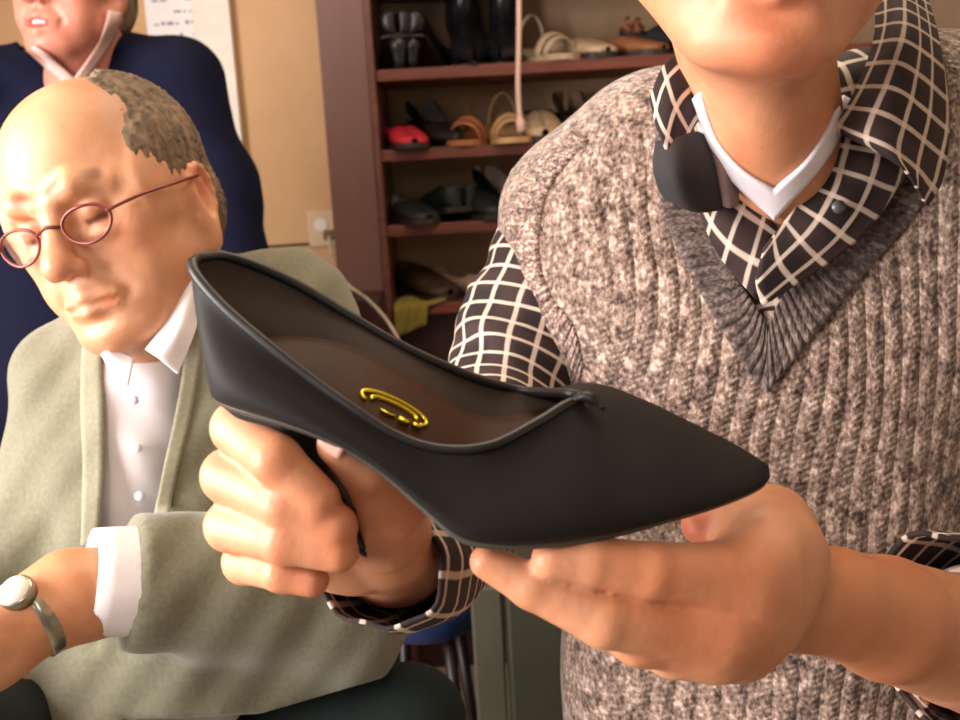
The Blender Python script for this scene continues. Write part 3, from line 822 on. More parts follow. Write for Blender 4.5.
# --- hand gripping the heel
S = Sdf()
fr = [(c(345, 455, .515), c(238, 428, .452), c(276, 460, .425), c(319, 499, .425)), (c(350, 490, .51), c(229, 476, .460), c(285, 503, .430), c(336, 526, .428)),
      (c(352, 525, .51), c(231, 526, .464), c(285, 540, .433), c(338, 552, .430)), (c(350, 556, .51), c(245, 562, .476), c(282, 572, .448), c(312, 580, .446))]
rr = [(.0115, .0112, .0100, .0088), (.0115, .0118, .0104, .0092), (.011, .0112, .0098, .0086), (.010, .0098, .0084, .0074)]
for pts, rs in zip(fr, rr):
    F1 = Sdf; S.chain(pts, rs, .0035)
S.ell(c(352, 512, .512), (.034, .034, .016), k=.02)
S.chain([c(402, 560, .55), c(394, 545, .508), c(392, 508, .468), c(368, 468, .441), c(338, 445, .430)], [.021, .018, .0150, .0118, .0088], .0025)
S.ell(c(388, 528, .478), (.014, .020, .012), k=.006)
S.chain([c(362, 528, .512), c(385, 548, .55), c(425, 552, .62), c(470, 480, .80)], [.025, .021, .026, .034], .02)
# creases between fingers and at knuckles
V, Fq = S.mesh(.0016); n0 = 0
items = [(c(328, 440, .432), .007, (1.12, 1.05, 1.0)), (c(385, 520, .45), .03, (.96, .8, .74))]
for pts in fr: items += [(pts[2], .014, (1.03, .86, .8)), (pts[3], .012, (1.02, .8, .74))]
parts.append((V, Fq, tints(V, items)))
# --- hand under the toe
S = Sdf()
S.chain([c(552, 559, .432), c(592, 561, .434), c(650, 571, .438), c(742, 578, .452)], [.0086, .0104, .0120, .0150], .0025)
S.chain([c(487, 562, .438), c(532, 586, .437), c(604, 620, .437), c(712, 634, .452)], [.0074, .0096, .0116, .0150], .0025)
S.chain([c(560, 604, .462), c(596, 622, .458), c(640, 638, .452), c(712, 648, .462)], [.0075, .009, .0115, .0140], .005)
S.chain([c(610, 636, .482), c(640, 645, .474), c(672, 652, .466), c(735, 650, .474)], [.0070, .0085, .0105, .0130], .005)
S.ell(c(742, 606, .468), (.030, .0245, .022), k=.022)
S.chain([c(786, 562, .475), c(772, 524, .495), c(742, 518, .500), c(699, 526, .498)], [.018, .0145, .0125, .0085], .010)
S.ell(c(765, 545, .485), (.018, .02, .016), k=.02)
S.chain([c(765, 600, .487), c(835, 602, .503), c(885, 618, .525), c(955, 640, .57), c(1060, 690, .66)], [.023, .0255, .0305, .035, .040], .004)
S.ell(c(770, 562, .466), (.0205, .0255, .020), k=.012)
V, Fq = S.mesh(.0016)
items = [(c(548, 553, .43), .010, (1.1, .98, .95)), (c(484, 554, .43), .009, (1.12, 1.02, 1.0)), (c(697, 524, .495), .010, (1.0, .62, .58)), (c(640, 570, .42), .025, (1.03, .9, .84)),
         (c(890, 620, .50), .06, (.90, .76, .64)), (np.array([c(818, 556, .475), c(812, 590, .47)]), .008, (.88, .74, .66)), (np.array([c(812, 590, .47), c(745, 632, .455)]), .007, (.88, .72, .66)), (c(720, 620, .44), .04, (1.0, .86, .78))]  # wrist crease shade and a darker forearm put into the skin colour
parts.append((V, Fq, tints(V, items)))
# --- head, neck and the trunk under the clothes
hc = c(766, -126, .69); fwd = np.array([-.10, -.22, -.95]); upd = np.array([.05, .95, -.22])
Rh = frame(fwd, upd); S = Sdf(); T = head_prims(S, hc, Rh, 1.06, 'shut', jaw=1.25)
nb = c(778, 215, .86)
S.cap(T(0, -.03, -.07), nb, .054, .060, .02); S.cap(T(0, .02, -.09), c(775, 190, .81), .040, .036, .02)
for s, q in ((-1, 742), (1, 800)): S.cap(T(s*.045, -.03, -.07), c(775+s*10, 195, .795), .012, .007, .014)
S.ell(c(774, 108, .752), (.012, .02, .010), k=.02)
S.ell(c(790, 330, .93), (.15, .16, .075), k=.05)
Vh, Fh = S.mesh(.0026)
parts.append((Vh, Fh, tints(Vh, face_tints(T, beard=(.97, .88, .84))+[(c(775, 120, .76), .06, (1.0, .88, .8)), (T(0, .07, -.1), .04, (1.02, .84, .82))])))
hold_T = T
allV, allF, allT, n = [], [], [], 0
for V, Fq, t in parts:
    allV.append(V); allF.append(Fq+n); allT.append(t); n += len(V)
mk('body', np.vstack(allV), np.vstack(allF), M['skin_holder'], holder, attrs={'tint': np.vstack(allT)})
# nails
def nail(parent, cn, nrm, dr, w, l):
    nrm = nrm/np.linalg.norm(nrm); dr = dr-nrm*(dr@nrm); dr /= np.linalg.norm(dr); sd = np.cross(nrm, dr)
    G = np.zeros((7, 7, 3))
    for i, a in enumerate(np.linspace(-1, 1, 7)):
        for j, b in enumerate(np.linspace(-1, 1, 7)):
            k = 1-.25*max(0, a)*b*b
            G[i, j] = cn+dr*a*l*k+sd*b*w*(1-.1*a*a)-nrm*(b*b*w*.35)
    mk('nail', G.reshape(-1, 3), grid_faces(7, 7), M['nail'], parent, solid=.0006, off=0)
M['nail'] = plain('fingernail', 'dfae9c', .3, var=.04, bump=0)
nail(holder, c(333, 440, .4215), np.array([-.1, .3, -.95]), c(338, 445, .430)-c(368, 468, .441), .0055, .0062)
# hair
S = Sdf()
Th = hold_T
S.ell(Th(0, -.018, .04), np.array([.084, .100, .086])*1.06, Rh, .01); S.ell(Th(0, -.05, -.02), np.array([.074, .062, .07])*1.06, Rh, .02)
S.ell(Th(0, .12, -.03), np.array([.12, .098, .105])*1.06, Rh, .01, 's')
V, Fq = S.mesh(.004); mk('hair', V, Fq, M['hair_holder'], holder)

# --- shirt: trunk and sleeves
S = Sdf()
S.ell(c(790, 330, .93), (.162, .18, .085), k=.05); S.cap(c(772, 330, .93), c(765, 760, .99), .115, .125, .06)
S.cap(c(690, 120, .90), c(575, 205, .97), .045, .055, .05); S.cap(c(870, 110, .88), c(1010, 150, .86), .05, .06, .05)
S.cap(c(780, 150, .90), c(780, 260, .90), .062, .09, .05)
for a, b, e in ((700, 880, .05),): S.cap(c(a, 400, .95), c(b, 400, .93), .1, .1, .05)
S.chain([c(575, 205, .97), c(528, 330, .955), c(496, 430, .90)], [.058, .058, .052], .03)
arm1 = [c(575, 205, .97), c(528, 330, .955), c(496, 430, .90), c(455, 520, .72), c(425, 560, .60)]
S.chain([c(496, 430, .90), c(462, 510, .74), c(450, 530, .68)], [.052, .040, .034], .02)
# neck opening
S.chain([c(775, 60, .72), c(776, 180, .76)], [.085, .02], .01, 's')
arm2 = [c(1010, 150, .86), c(1160, 480, .84), c(1090, 690, .70), c(990, 655, .60)]
S.chain(arm2, [.062, .056, .048, .052], .03)
S.chain([c(1000, 658, .61), c(900, 612, .50)], [.042, .042], .004, 's')
def folds(D, X, Y, Z):
    return D+.0022*np.sin(X*70+Y*55)*np.sin(Y*45-Z*40+1)+.0012*np.sin(Y*160+X*60)
S.fn(folds)
Vs, Fs = S.mesh(.0035)
uv = np.stack([Vs[:, 0]*.9+Vs[:, 1]*.25, Vs[:, 1]*.95-Vs[:, 0]*.25, Vs[:, 2]], 1)
ua = chain_uv(Vs, arm1)
def dist_chain(V, pts):
    d = np.full(len(V), 9.)
    for a, b in zip(pts[:-1], pts[1:]):
        ab = b-a; t = np.clip(((V-a)@ab)/(ab@ab), 0, 1); d = np.minimum(d, np.linalg.norm(V-a-t[:, None]*ab, axis=1))
    return d
m = (dist_chain(Vs, arm1) < .078) & (Vs[:, 1] < c(560, 190, .97)[1]); uv[m] = ua[m]
ub = chain_uv(Vs, arm2); m = (Vs[:, 0] > c(900, 300, .80)[0]) & (Vs[:, 1] < c(900, 300, .8)[1]); m &= Vs[:, 2] < .86; uv[m] = ub[m]
mk('shirt', Vs, Fs, M['plaid'], holder, attrs={'pl': uv})
# loose cuff round the near wrist
cu = []

def ringpts(px, py, d, rx, ry, ph, n=40, amp=.07, tilt=.5):
    out = []
    for a in np.linspace(0, 2*math.pi, n, endpoint=False):
        w = 1+amp*math.sin(3*a+ph)+amp*.6*math.sin(7*a+ph*2)
        out.append(c(px, py, d)+np.array([rx*math.cos(a)*w*tilt, ry*math.sin(a)*w, -ry*math.cos(a)*w*.62])/F*d)
    return out
def ring3(cn, ax, r, n=36, amp=.03, ph=0, sq=1.):
    ax = np.asarray(ax, float); ax = ax/np.linalg.norm(ax); u = np.cross(ax, [0, 1., 0]); u /= np.linalg.norm(u); w = np.cross(ax, u)
    return [np.asarray(cn)+r*(1+amp*math.sin(3*a+ph)+amp*.5*math.sin(8*a+ph))*(math.cos(a)*u+sq*math.sin(a)*w) for a in np.linspace(0, 2*math.pi, n, endpoint=False)]
axc = np.array([.35, -.05, .9])
G = np.array([ring3(c(378, 560, .508), axc, .0335, 48, .06), ring3(c(394, 561, .53), axc, .0355, 48, .05, .5), ring3(c(412, 556, .56), axc, .0365, 48, .05, .9), ring3(c(432, 545, .61), axc, .037, 48, .04, 1.3), ring3(c(455, 518, .69), axc, .038, 48, .03, 1.6)])
G = np.array([crv(G[:, j], 16) for j in range(G.shape[1])]).transpose(1, 0, 2)
mk('shirt_cuff', G.reshape(-1, 3), grid_faces(*G.shape[:2], True), M['plaid'], holder, attrs={'pl': grid_uv(G)}, solid=.0022, off=0)
# rolled cuff of the other sleeve
cc_ = [(944, 628, .575, 86, 98, 0.), (990, 640, .600, 98, 104, .5), (1020, 650, .625, 98, 102, 1.), (1050, 662, .65, 88, 94, 1.4)]
G = np.array([ringpts(*r, tilt=.55, amp=.05) for r in cc_]); G = np.array([crv(G[:, j], 12) for j in range(G.shape[1])]).transpose(1, 0, 2)
mk('shirt_cuff', G.reshape(-1, 3), grid_faces(*G.shape[:2], True), M['plaid'], holder, attrs={'pl': grid_uv(G)}, solid=.003, off=0)

# --- knitted vest
S = Sdf()
S.cap(c(760, 330, .955), c(760, 800, 1.0), .128, .140, .06)
S.cap(c(705, 340, .95), c(712, 860, 1.01), .112, .114, .06); S.cap(c(850, 330, .93), c(840, 800, .97), .125, .135, .06)
S.ell(c(790, 300, .93), (.185, .165, .105), k=.05)
S.cap(c(706, 150, .915), c(582, 208, .965), .052, .060, .05); S.cap(c(660, 175, .93), c(620, 300, .95), .08, .085, .06)
S.cap(c(648, 420, .96), c(652, 860, 1.0), .060, .060, .06)
S.cap(c(868, 130, .89), c(1015, 150, .86), .072, .076, .05); S.cap(c(930, 170, .89), c(960, 330, .90), .09, .1, .06)
S.cap(c(580, 215, .965), c(568, 290, .96), .060, .054, .04)
def folds2(D, X, Y, Z): return D+.0030*np.sin(X*38+1.5*np.sin(Y*14))*np.clip((Y+.05)*-2+.6, .2, 1)+.002*np.sin(Y*33+X*20)
S.fn(folds2)
Vv, Fv = S.mesh(.005)
# take out the neck (a V) and the arm openings
def inpoly(px, py, poly):
    ins = np.zeros(len(px), bool); n = len(poly)
    for i in range(n):
        x0, y0 = poly[i]; x1, y1 = poly[(i+1) % n]
        if y0 == y1: continue
        cnd = ((y0 > py) != (y1 > py)) & (px < (x1-x0)*(py-y0)/(y1-y0)+x0); ins ^= cnd
    return ins
px = Vv[:, 0]/Vv[:, 2]*F+480; py = 360-Vv[:, 1]/Vv[:, 2]*F
neck = [(672, 100), (700, 205), (722, 265), (760, 312), (792, 296), (860, 245), (915, 180), (925, 60), (900, 20), (800, -60), (700, 20), (676, 60)]
cut = inpoly(px, py, neck) & (Vv[:, 2] < .93)
cut |= inpoly(px, py, [(700, 90), (720, -80), (880, -80), (880, 120), (790, 150)])
arm = np.array([min(1, 1)]*1)
cutF = cut[Fv].any(1)
keep = Fv[~cutF]
uvv = np.stack([Vv[:, 0], Vv[:, 1], Vv[:, 2]], 1)
uvv[:, 0] = Vv[:, 0]+.5*np.clip(Vv[:, 2]-.9, -.1, .2)
vest = mk('vest', Vv, keep, M['vest'], holder, attrs={'pl': uvv}, solid=.003, off=1)
def strip(name, rails, nu, nv, lift, mat, parent, base, uvs=(1, 1), **k):
    G = hitgrid(base[0], base[1], rails, nu, nv, lift)
    for _ in range(3):
        G[1:-1, :, :] = G[1:-1]*.5+(G[2:]+G[:-2])*.25; G[:, 1:-1] = G[:, 1:-1]*.5+(G[:, 2:]+G[:, :-2])*.25
    return mk(name, G.reshape(-1, 3), grid_faces(*G.shape[:2]), mat, parent, attrs={'pl': grid_uv(G)[:, [0, 1, 2]]*np.array([uvs[0], uvs[1], 0])}, **k), G
# ribbed V border, one band down each side
strip('neck_rib', [[(655, 112), (658, 190), (680, 255), (716, 320), (748, 372), (768, 392)], [(676, 112), (682, 190), (705, 250), (738, 312), (762, 350), (768, 366)], [(692, 110), (702, 190), (724, 258), (750, 298), (766, 322), (768, 336)]][::1], 60, 9, .004, M['rib'], holder, (Vv, Fv), solid=.005, off=0)
strip('neck_rib', [[(946, 60), (938, 160), (915, 215), (868, 270), (802, 350), (767, 392)], [(930, 60), (920, 155), (893, 205), (846, 256), (790, 325), (767, 366)], [(912, 60), (902, 148), (872, 192), (830, 240), (780, 300), (767, 336)]], 60, 9, .0045, M['rib'], holder, (Vv, Fv), solid=.005, off=0)
# ribbed arm border
strip('arm_rib', [[(574, 132), (538, 163), (513, 200), (509, 262), (526, 318), (562, 352), (576, 392)], [(582, 136), (549, 168), (528, 202), (524, 262), (540, 308), (568, 340), (580, 380)], [(590, 141), (561, 172), (544, 205), (540, 258), (553, 298), (575, 326), (584, 366)]], 50, 8, .0035, M['rib2'], holder, (Vv, Fv), solid=.005, off=0)
# undershirt
NV, NF = np.vstack([Vh, Vs+0]), np.vstack([Fh, Fs+len(Vh)])
strip('undershirt', [[(700, 92), (716, 140), (742, 170), (768, 186), (774, 189), (780, 184), (806, 162), (828, 128), (842, 96)], [(692, 100), (706, 146), (736, 184), (769, 214), (775, 219), (781, 212), (816, 172), (838, 138), (850, 100)]], 50, 6, .004, M['white'], holder, (NV, NF), solid=.003, off=0)
# shirt fronts, placket, collar
def ctl(rows, name, mat, parent, nu=30, nv=24, solid=.0026, uvs=(1, 1), rot=0, wob=0):
    G = patch([[c(*p) for p in r] for r in rows], nu, nv)
    if wob: G[:, :, 2] += wob*np.sin(np.linspace(0, 9, nu))[None, :]*np.linspace(0, 1, nv)[:, None]
    uv = grid_uv(G); a = R(rot); uv = np.stack([uv[:, 0]*math.cos(a)-uv[:, 1]*math.sin(a), uv[:, 0]*math.sin(a)+uv[:, 1]*math.cos(a), 0*uv[:, 0]], 1)
    return mk(name, G.reshape(-1, 3), grid_faces(nv, nu), mat, parent, attrs={'pl': uv}, solid=solid, off=0)
ctl([[(706, 100, .79), (722, 150, .79), (748, 192, .785), (780, 232, .785)], [(694, 105, .785), (706, 165, .785), (730, 220, .78), (772, 262, .78)], [(684, 120, .785), (692, 185, .79), (716, 250, .79), (756, 300, .79)]], 'shirt_front', M['plaid'], holder, rot=10)
ctl([[(842, 112, .78), (826, 160, .78), (800, 200, .775), (764, 248, .775)], [(880, 120, .77), (862, 172, .77), (828, 222, .77), (756, 280, .78)], [(915, 130, .78), (895, 190, .78), (850, 246, .78), (762, 306, .79)]], 'shirt_front', M['plaid'], holder, rot=-8)
# collar leaf on the sunny side: plaid fall turned down, dark facing curling out below
ctl([[(706, 40, .80), (712, 60, .795), (716, 90, .79)], [(686, 48, .775), (696, 80, .765), (704, 112, .765)], [(664, 66, .765), (674, 104, .752), (688, 138, .758)], [(650, 100, .765), (662, 142, .75), (682, 172, .758)]], 'collar_leaf', M['plaid'], holder, rot=4)
ctl([[(656, 142, .762), (676, 138, .752), (696, 132, .760), (708, 140, .768)], [(654, 168, .758), (676, 172, .742), (702, 168, .754), (718, 172, .768)], [(664, 196, .766), (684, 204, .756), (704, 206, .762), (722, 205, .772)], [(684, 204, .775), (692, 210, .772), (704, 211, .772), (718, 209, .776)]], 'collar_facing_and_shade', M['lining_shade'], holder)
ctl([[(704, 66, .80), (714, 70, .80), (722, 84, .80)], [(704, 120, .77), (716, 128, .765), (726, 136, .78)], [(712, 168, .768), (724, 176, .764), (736, 178, .775)], [(722, 205, .772), (730, 208, .770), (738, 205, .775)]], 'collar_stand', plain('mauve_collar_band', '7c6763', .9), holder)
# large collar leaf on the other side
ctl([[(868, -34, .87), (890, -44, .87), (918, -30, .90)], [(876, 30, .79), (905, 25, .76), (938, 40, .80)], [(856, 90, .765), (896, 88, .742), (948, 120, .78)], [(836, 126, .76), (885, 142, .735), (942, 178, .765)], [(840, 132, .758), (900, 166, .738), (927, 206, .758)]], 'collar_leaf', M['plaid'], holder, rot=-6)
ctl([[(852, 110, .795), (880, 125, .785), (912, 150, .785)], [(838, 138, .785), (866, 160, .778), (905, 178, .78)], [(822, 170, .782), (850, 190, .78), (886, 205, .785)]], 'collar_facing_and_shade', M['lining_shade'], holder)  # dark sheet standing in for the shadow beneath the large leaf
bt = c(838, 207, .765); mk('button', *tube([bt, bt+[0, 0, -.002]], .005, 16), plain('grey_button', '4d4f52', .3), holder)
# trousers and shoes to the floor
hipL, hipR = fw(base[0]-.075, base[1]+.07, .80), fw(base[0]+.09, base[1]+.07, .80)
S = Sdf(); 
for s, h in ((-1, hipL), (1, hipR)):
    S.chain([h, fw(base[0]+s*.10, base[1]+.0, .48), fw(base[0]+s*.11, base[1]+.03, .09)], [.105, .075, .06], .03)
S.cap(hipL, hipR, .10, k=.03)
V, Fq = S.mesh(.008); mk('trousers', V, Fq, M['trouser2'], holder)
for s in (-1, 1):
    S = Sdf(); x = base[0]+s*.115
    S.cap(fw(x, base[1]+.05, .045), fw(x+s*.02, base[1]-.14, .038), .045, .036, .02); S.cap(fw(x, base[1]+.03, .07), fw(x, base[1]+.03, .1), .045, .045, .02)
    S.fn(lambda D, X, Y, Z: D)
    V, Fq = S.mesh(.005); Wd = to_world(V); Wd[:, 2] = np.maximum(Wd[:, 2], .002); mk('shoe', Wd, Fq, M['shoeblk'], holder, world=True)
# ------------------------------------------------------------------ the seated man with glasses
def rot3(y, p, r):
    y, p, r = R(y), R(p), R(r)
    f = np.array([-math.sin(y)*math.cos(p), -math.sin(p), -math.cos(y)*math.cos(p)]); u = np.array([0, 1, 0.])-f*f[1]*1.0
    u /= np.linalg.norm(u); s = np.cross(f, u)
    if s[0] < 0: s = -s
    return np.stack([s*math.cos(r)+u*math.sin(r), f, u*math.cos(r)-s*math.sin(r)], 1)
sb = to_world(c(190, 500, 1.08))[0]
seated = empty('person', (sb[0], sb[1], 0), 'person in sage green cardigan, white shirt and glasses, seated and looking down', 'person')
Rh = rot3(15, 17, 15); hc = c(114, 206, .975); SC = 1.0
S = Sdf(); T = head_prims(S, hc, Rh, SC, 'shut', jaw=1.12, nose=1.1, ez=-.024)
S.cap(T(0, -.035, -.06), c(165, 318, 1.06), .058, .066, .02); S.cap(T(0, .03, -.095), c(150, 345, 1.0), .034, .04, .03)
S.ell(c(170, 470, 1.09), (.14, .15, .08), k=.05)
V, Fq = S.mesh(.0023)
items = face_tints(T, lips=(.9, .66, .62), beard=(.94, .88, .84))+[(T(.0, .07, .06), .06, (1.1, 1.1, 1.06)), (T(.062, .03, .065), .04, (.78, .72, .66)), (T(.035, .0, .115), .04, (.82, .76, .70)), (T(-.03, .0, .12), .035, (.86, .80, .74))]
parts = [(V, Fq, tints(V, items))]
seatV, seatF = V, Fq
S = Sdf(); farm = [c(250, 590, .88), c(150, 586, .835), c(70, 597, .80), c(26, 620, .78)]
S.chain(farm, [.036, .034, .032, .025], .02)
S.chain([c(26, 620, .78), c(-20, 645, .765)], [.026, .030], .02); S.ell(c(-24, 648, .765), (.038, .032, .018), k=.02)
for k, (dx, dy, dz) in enumerate(((-40, -12, -.02), (-46, 10, -.02), (-42, 30, -.015), (-30, 46, -.01))):
    S.chain([c(-40, 650+k*12, .76), c(-40+dx, 650+k*12+dy, .76+dz), c(-40+dx*1.7, 664+k*12+dy*1.8, .77)], [.0105, .0095, .008], .004)
S.chain([c(-10, 645, .75), c(-40, 625, .73), c(-66, 628, .73)], [.014, .011, .009], .006)
V2_, F2_ = S.mesh(.0028); parts.append((V2_, F2_, tints(V2_, [(c(60, 605, .78), .07, (.98, .86, .76))])))
S = Sdf(); oth = [c(20, 560, .99), c(-110, 640, .92), c(-150, 660, .88)]
S.chain(oth, [.036, .028, .026], .02); S.ell(c(-150, 665, .85), (.04, .03, .018), k=.02)
for k in range(4): S.chain([c(-165, 648+k*12, .85), c(-205, 640+k*15, .84), c(-230, 655+k*15, .84)], [.010, .009, .008], .004)
V3_, F3_ = S.mesh(.004); parts.append((V3_, F3_, tints(V3_, [])))
allV, allF, allT, n = [], [], [], 0
for V, Fq, t in parts: allV.append(V); allF.append(Fq+n); allT.append(t); n += len(V)
mk('body', np.vstack(allV), np.vstack(allF), M['skin_seated'], seated, attrs={'tint': np.vstack(allT)})
# thin hair round the back and sides
S = Sdf(); S.ell(T(0, -.018, .036), np.array([.083, .099, .088])*SC, Rh, .01)
for s in (-1, 1): S.ell(T(s*.072, .010, .028), np.array([.0145, .045, .036])*SC, Rh, .02); S.ell(T(0, -.05, -.02), np.array([.070, .058, .06])*SC, Rh, .02)
S.ell(T(0, .065, .05), np.array([.040, .115, .13])*SC, Rh, .012, 's'); S.ell(T(0, .140, -.01), np.array([.12, .095, .10])*SC, Rh, .012, 's'); S.ell(T(0, .0, -.10), np.array([.12, .06, .055])*SC, Rh, .01, 's')
for s in (-1, 1): S.ell(T(s*.085, -.008, -.034), np.array([.03, .022, .034])*SC, Rh, .006, 's')
S.fn(lambda D, X, Y, Z: D+.0011*np.sin(X*900+3*np.sin(Y*300))*np.sin(Y*700+X*300)+.0009*np.sin(X*380+Z*410+Y*150))
Vq, Fq_ = S.mesh(.0022); mk('hair', Vq, Fq_, M['hair_grey'], seated)
# glasses
gl = bpy.data.objects.new('glasses', None); COL.objects.link(gl); gl.parent = seated; gl.empty_display_size = .03
def rim(s):
    return [T(s*.036+.0225*math.cos(a)*(1.0), .100-.10*abs(math.cos(a))*0-(.006 if math.cos(a)*s > 0 else 0)*abs(math.cos(a)), -.010+.0155*math.sin(a)+(.001*math.cos(2*a))) for a in np.linspace(0, 2*math.pi, 36, endpoint=False)]
fr_ = join(tube(rim(1), .0015, 8, closed=True), tube(rim(-1), .0015, 8, closed=True), tube([T(-.0135, .1, -.006), T(0, .1035, -.002), T(.0135, .1, -.006)], .0016, 8))
gl.location = (0,0,0)
mk('rims', *fr_, M['frame_metal'], gl)
M['glass'] = NT('lens_glass').m
gb = M['glass'].node_tree.nodes['Principled BSDF']; gb.inputs['Transmission Weight'].default_value = 1; gb.inputs['Roughness'].default_value = .02; gb.inputs['IOR'].default_value = 1.05; gb.inputs['Alpha'].default_value = .25
for s in (-1, 1):
    rp = rim(s); cen = np.mean(rp, 0); mk('lens', [cen]+rp, [(0, i+1, (i+1) % 36+1) for i in range(36)], M['glass'], gl, solid=.0008, off=0)
    mk('temple', *tube(crv([T(s*.0585, .098, -.006), T(s*.077, .070, -.002), T(s*.089, .03, -.001), T(s*.092, -.004, .0)], 16), .0015, 8), M['frame_metal'], gl)

# shirt
S = Sdf()
S.ell(c(146, 470, 1.05), (.068, .17, .108), k=.05); S.cap(c(158, 345, 1.03), c(150, 430, 1.03), .055, .08, .04)
S.cap(c(150, 420, 1.06), c(190, 680, 1.06), .075, .09, .05)
S.fn(lambda D, X, Y, Z: D+.0018*np.sin(X*120+Y*30)*np.sin(Y*50))
Vt, Ft = S.mesh(.004); keep = Ft[~((Vt[:, 1] > c(0, 345, 1.0)[1])[Ft].any(1))]
mk('shirt', Vt, keep, M['whiteshirt'], seated, attrs={'pl': Vt})
ctl([[(196, 232, 1.03), (204, 246, 1.04), (212, 268, 1.06)], [(186, 268, .965), (196, 278, .96), (204, 292, .985)], [(168, 318, .935), (180, 326, .925), (194, 332, .94)], [(146, 350, .925), (158, 358, .915), (178, 374, .925)]], 'shirt_collar', M['whiteshirt'], seated)
ctl([[(92, 318, .95), (96, 330, .94), (100, 350, .94)], [(108, 345, .935), (112, 358, .925), (114, 374, .925)], [(134, 360, .93), (132, 368, .925), (128, 386, .925)]], 'shirt_collar', M['whiteshirt'], seated)
for k in range(3):
    q = c(134+k*3, 400+k*48, .936); mk('button', *tube([q, q+[0, 0, -.002]], .0045, 12), M['white'], seated)
# sleeve end of the shirt
axs = c(92, 584, .82)-c(200, 588, .86)
G = np.array([ring3(c(88, 584, .812), axs, .0405), ring3(c(106, 583, .818), axs, .041, ph=.3), ring3(c(128, 583, .828), axs, .042, ph=.6), ring3(c(165, 583, .84), axs, .041, ph=.9)])
mk('shirt_cuff', G.reshape(-1, 3), grid_faces(4, 36, True), M['whiteshirt'], seated, attrs={'pl': grid_uv(G)}, solid=.003, off=0)

# cardigan
S = Sdf()
S.ell(c(182, 470, 1.06), (.145, .19, .105), k=.06); S.cap(c(170, 470, 1.06), c(215, 690, 1.05), .13, .155, .06)
S.cap(c(180, 300, 1.07), c(292, 315, 1.07), .050, .058, .05); S.cap(c(150, 330, 1.05), c(80, 378, 1.04), .045, .048, .05)
armR = [c(288, 322, 1.07), c(338, 470, 1.0), c(348, 588, .92), c(240, 582, .88), c(110, 582, .828)]
S.chain(armR, [.062, .058, .054, .053, .051], .03)
armL = [c(78, 380, 1.04), c(62, 470, 1.02), c(38, 550, .99), c(-110, 640, .92)]
S.chain(armL, [.048, .044, .042, .040], .03)
S.cap(c(-95, 632, .925), c(-170, 670, .87), .036, .036, .004, 's')
S.cap(c(205, 655, .95), c(330, 645, .97), .062, .055, .06); S.cap(c(120, 640, .97), c(110, 730, .97), .055, .055, .05)
# fall of the cloth
def cf(D, X, Y, Z):
    return D+.0035*np.sin(X*60+Y*18+2*np.sin(Y*9))*np.clip((Y+.35)*2, .15, .8)+.004*np.sin(Y*65+X*22+1.5*np.sin(X*15))*np.clip(-(Y+.12)*3, 0, 1)*np.clip((Z-.86)*12, .15, 1)+.0012*np.sin(X*130-Y*90)
def hem(D, X, Y, Z):
    u = X/Z*F+480; hp = 716-np.clip(u-140, 0, 400)*.05-np.clip(u-260, 0, 400)*.24
    return np.maximum(D, (-(hp-360)/F*Z-Y)*.9*np.where(u > 120, 1, -1)-np.where(u > 120, 0, 1.))
S.fn(cf); S.fn(hem)
pm = c(130, 583, .835); am = (c(92, 584, .82)-c(200, 588, .86)); am = am/np.linalg.norm(am)
def mouth_cut(D, X, Y, Z):
    m = (Z < .90) & (np.abs(Y-pm[1]) < .075) & (X < pm[0]+.05)
    return np.where(m, np.maximum(D, (X-pm[0])*am[0]+(Y-pm[1])*am[1]+(Z-pm[2])*am[2]), D)
S.fn(mouth_cut)
Vc, Fc_ = S.mesh(.004)
px = Vc[:, 0]/Vc[:, 2]*F+480; py = 360-Vc[:, 1]/Vc[:, 2]*F
op = [(96, 318), (100, 420), (96, 540), (120, 560), (160, 545), (172, 470), (186, 400), (196, 320), (200, 250), (160, 240)]
cut = inpoly(px, py, op) & (Vc[:, 2] < 1.04) & (Vc[:, 2] > .915)
cut |= inpoly(px, py, [(110, 330), (120, 200), (196, 200), (200, 300), (190, 350)])
keep = Fc_[~cut[Fc_].any(1)]
mk('cardigan', Vc, keep, M['cardigan'], seated, solid=.003, off=1)
strip('button_band', [[(84, 330), (82, 400), (84, 470), (82, 545)], [(92, 330), (92, 400), (94, 470), (90, 545)], [(102, 332), (104, 400), (104, 470), (98, 545)]], 40, 5, .003, M['cardrib'], seated, (Vc, Fc_), solid=.005, off=0)
strip('button_band', [[(206, 255), (204, 330), (192, 410), (178, 470), (168, 520)], [(200, 255), (197, 330), (184, 410), (170, 470), (160, 520)], [(193, 258), (189, 330), (176, 410), (163, 470), (153, 520)]], 40, 5, .003, M['cardrib'], seated, (Vc, Fc_), solid=.005, off=0)
# wrist watch
wa = c(60, 602, .795)-c(22, 624, .778); wc = c(42, 613, .786)
G = np.array([ring3(wc+wa*k, wa, .0325, amp=0, sq=1.0) for k in (-.28, -.1, .1, .28)])
wt = bpy.data.objects.new('wrist_watch', None); COL.objects.link(wt); wt.location = Vector(to_world(wc)[0]); wt['label'] = 'steel wrist watch with pale face on the wrist of the seated person'; wt['category'] = 'watch'
mk('strap', G.reshape(-1, 3), grid_faces(4, 36, True), M['steel'], wt, solid=.003, off=1)
fc_ = wc+np.array([-.006, .020, -.026]); nr = np.array([-.15, .6, -.75]); nr /= np.linalg.norm(nr)
mk('case', *tube([fc_-nr*.003, fc_+nr*.004, fc_+nr*.0065], [.013, .0135, .012], 24), M['steel'], wt)
mk('dial', *tube([fc_+nr*.0066, fc_+nr*.0072], .0112, 24), M['trimw'], wt)
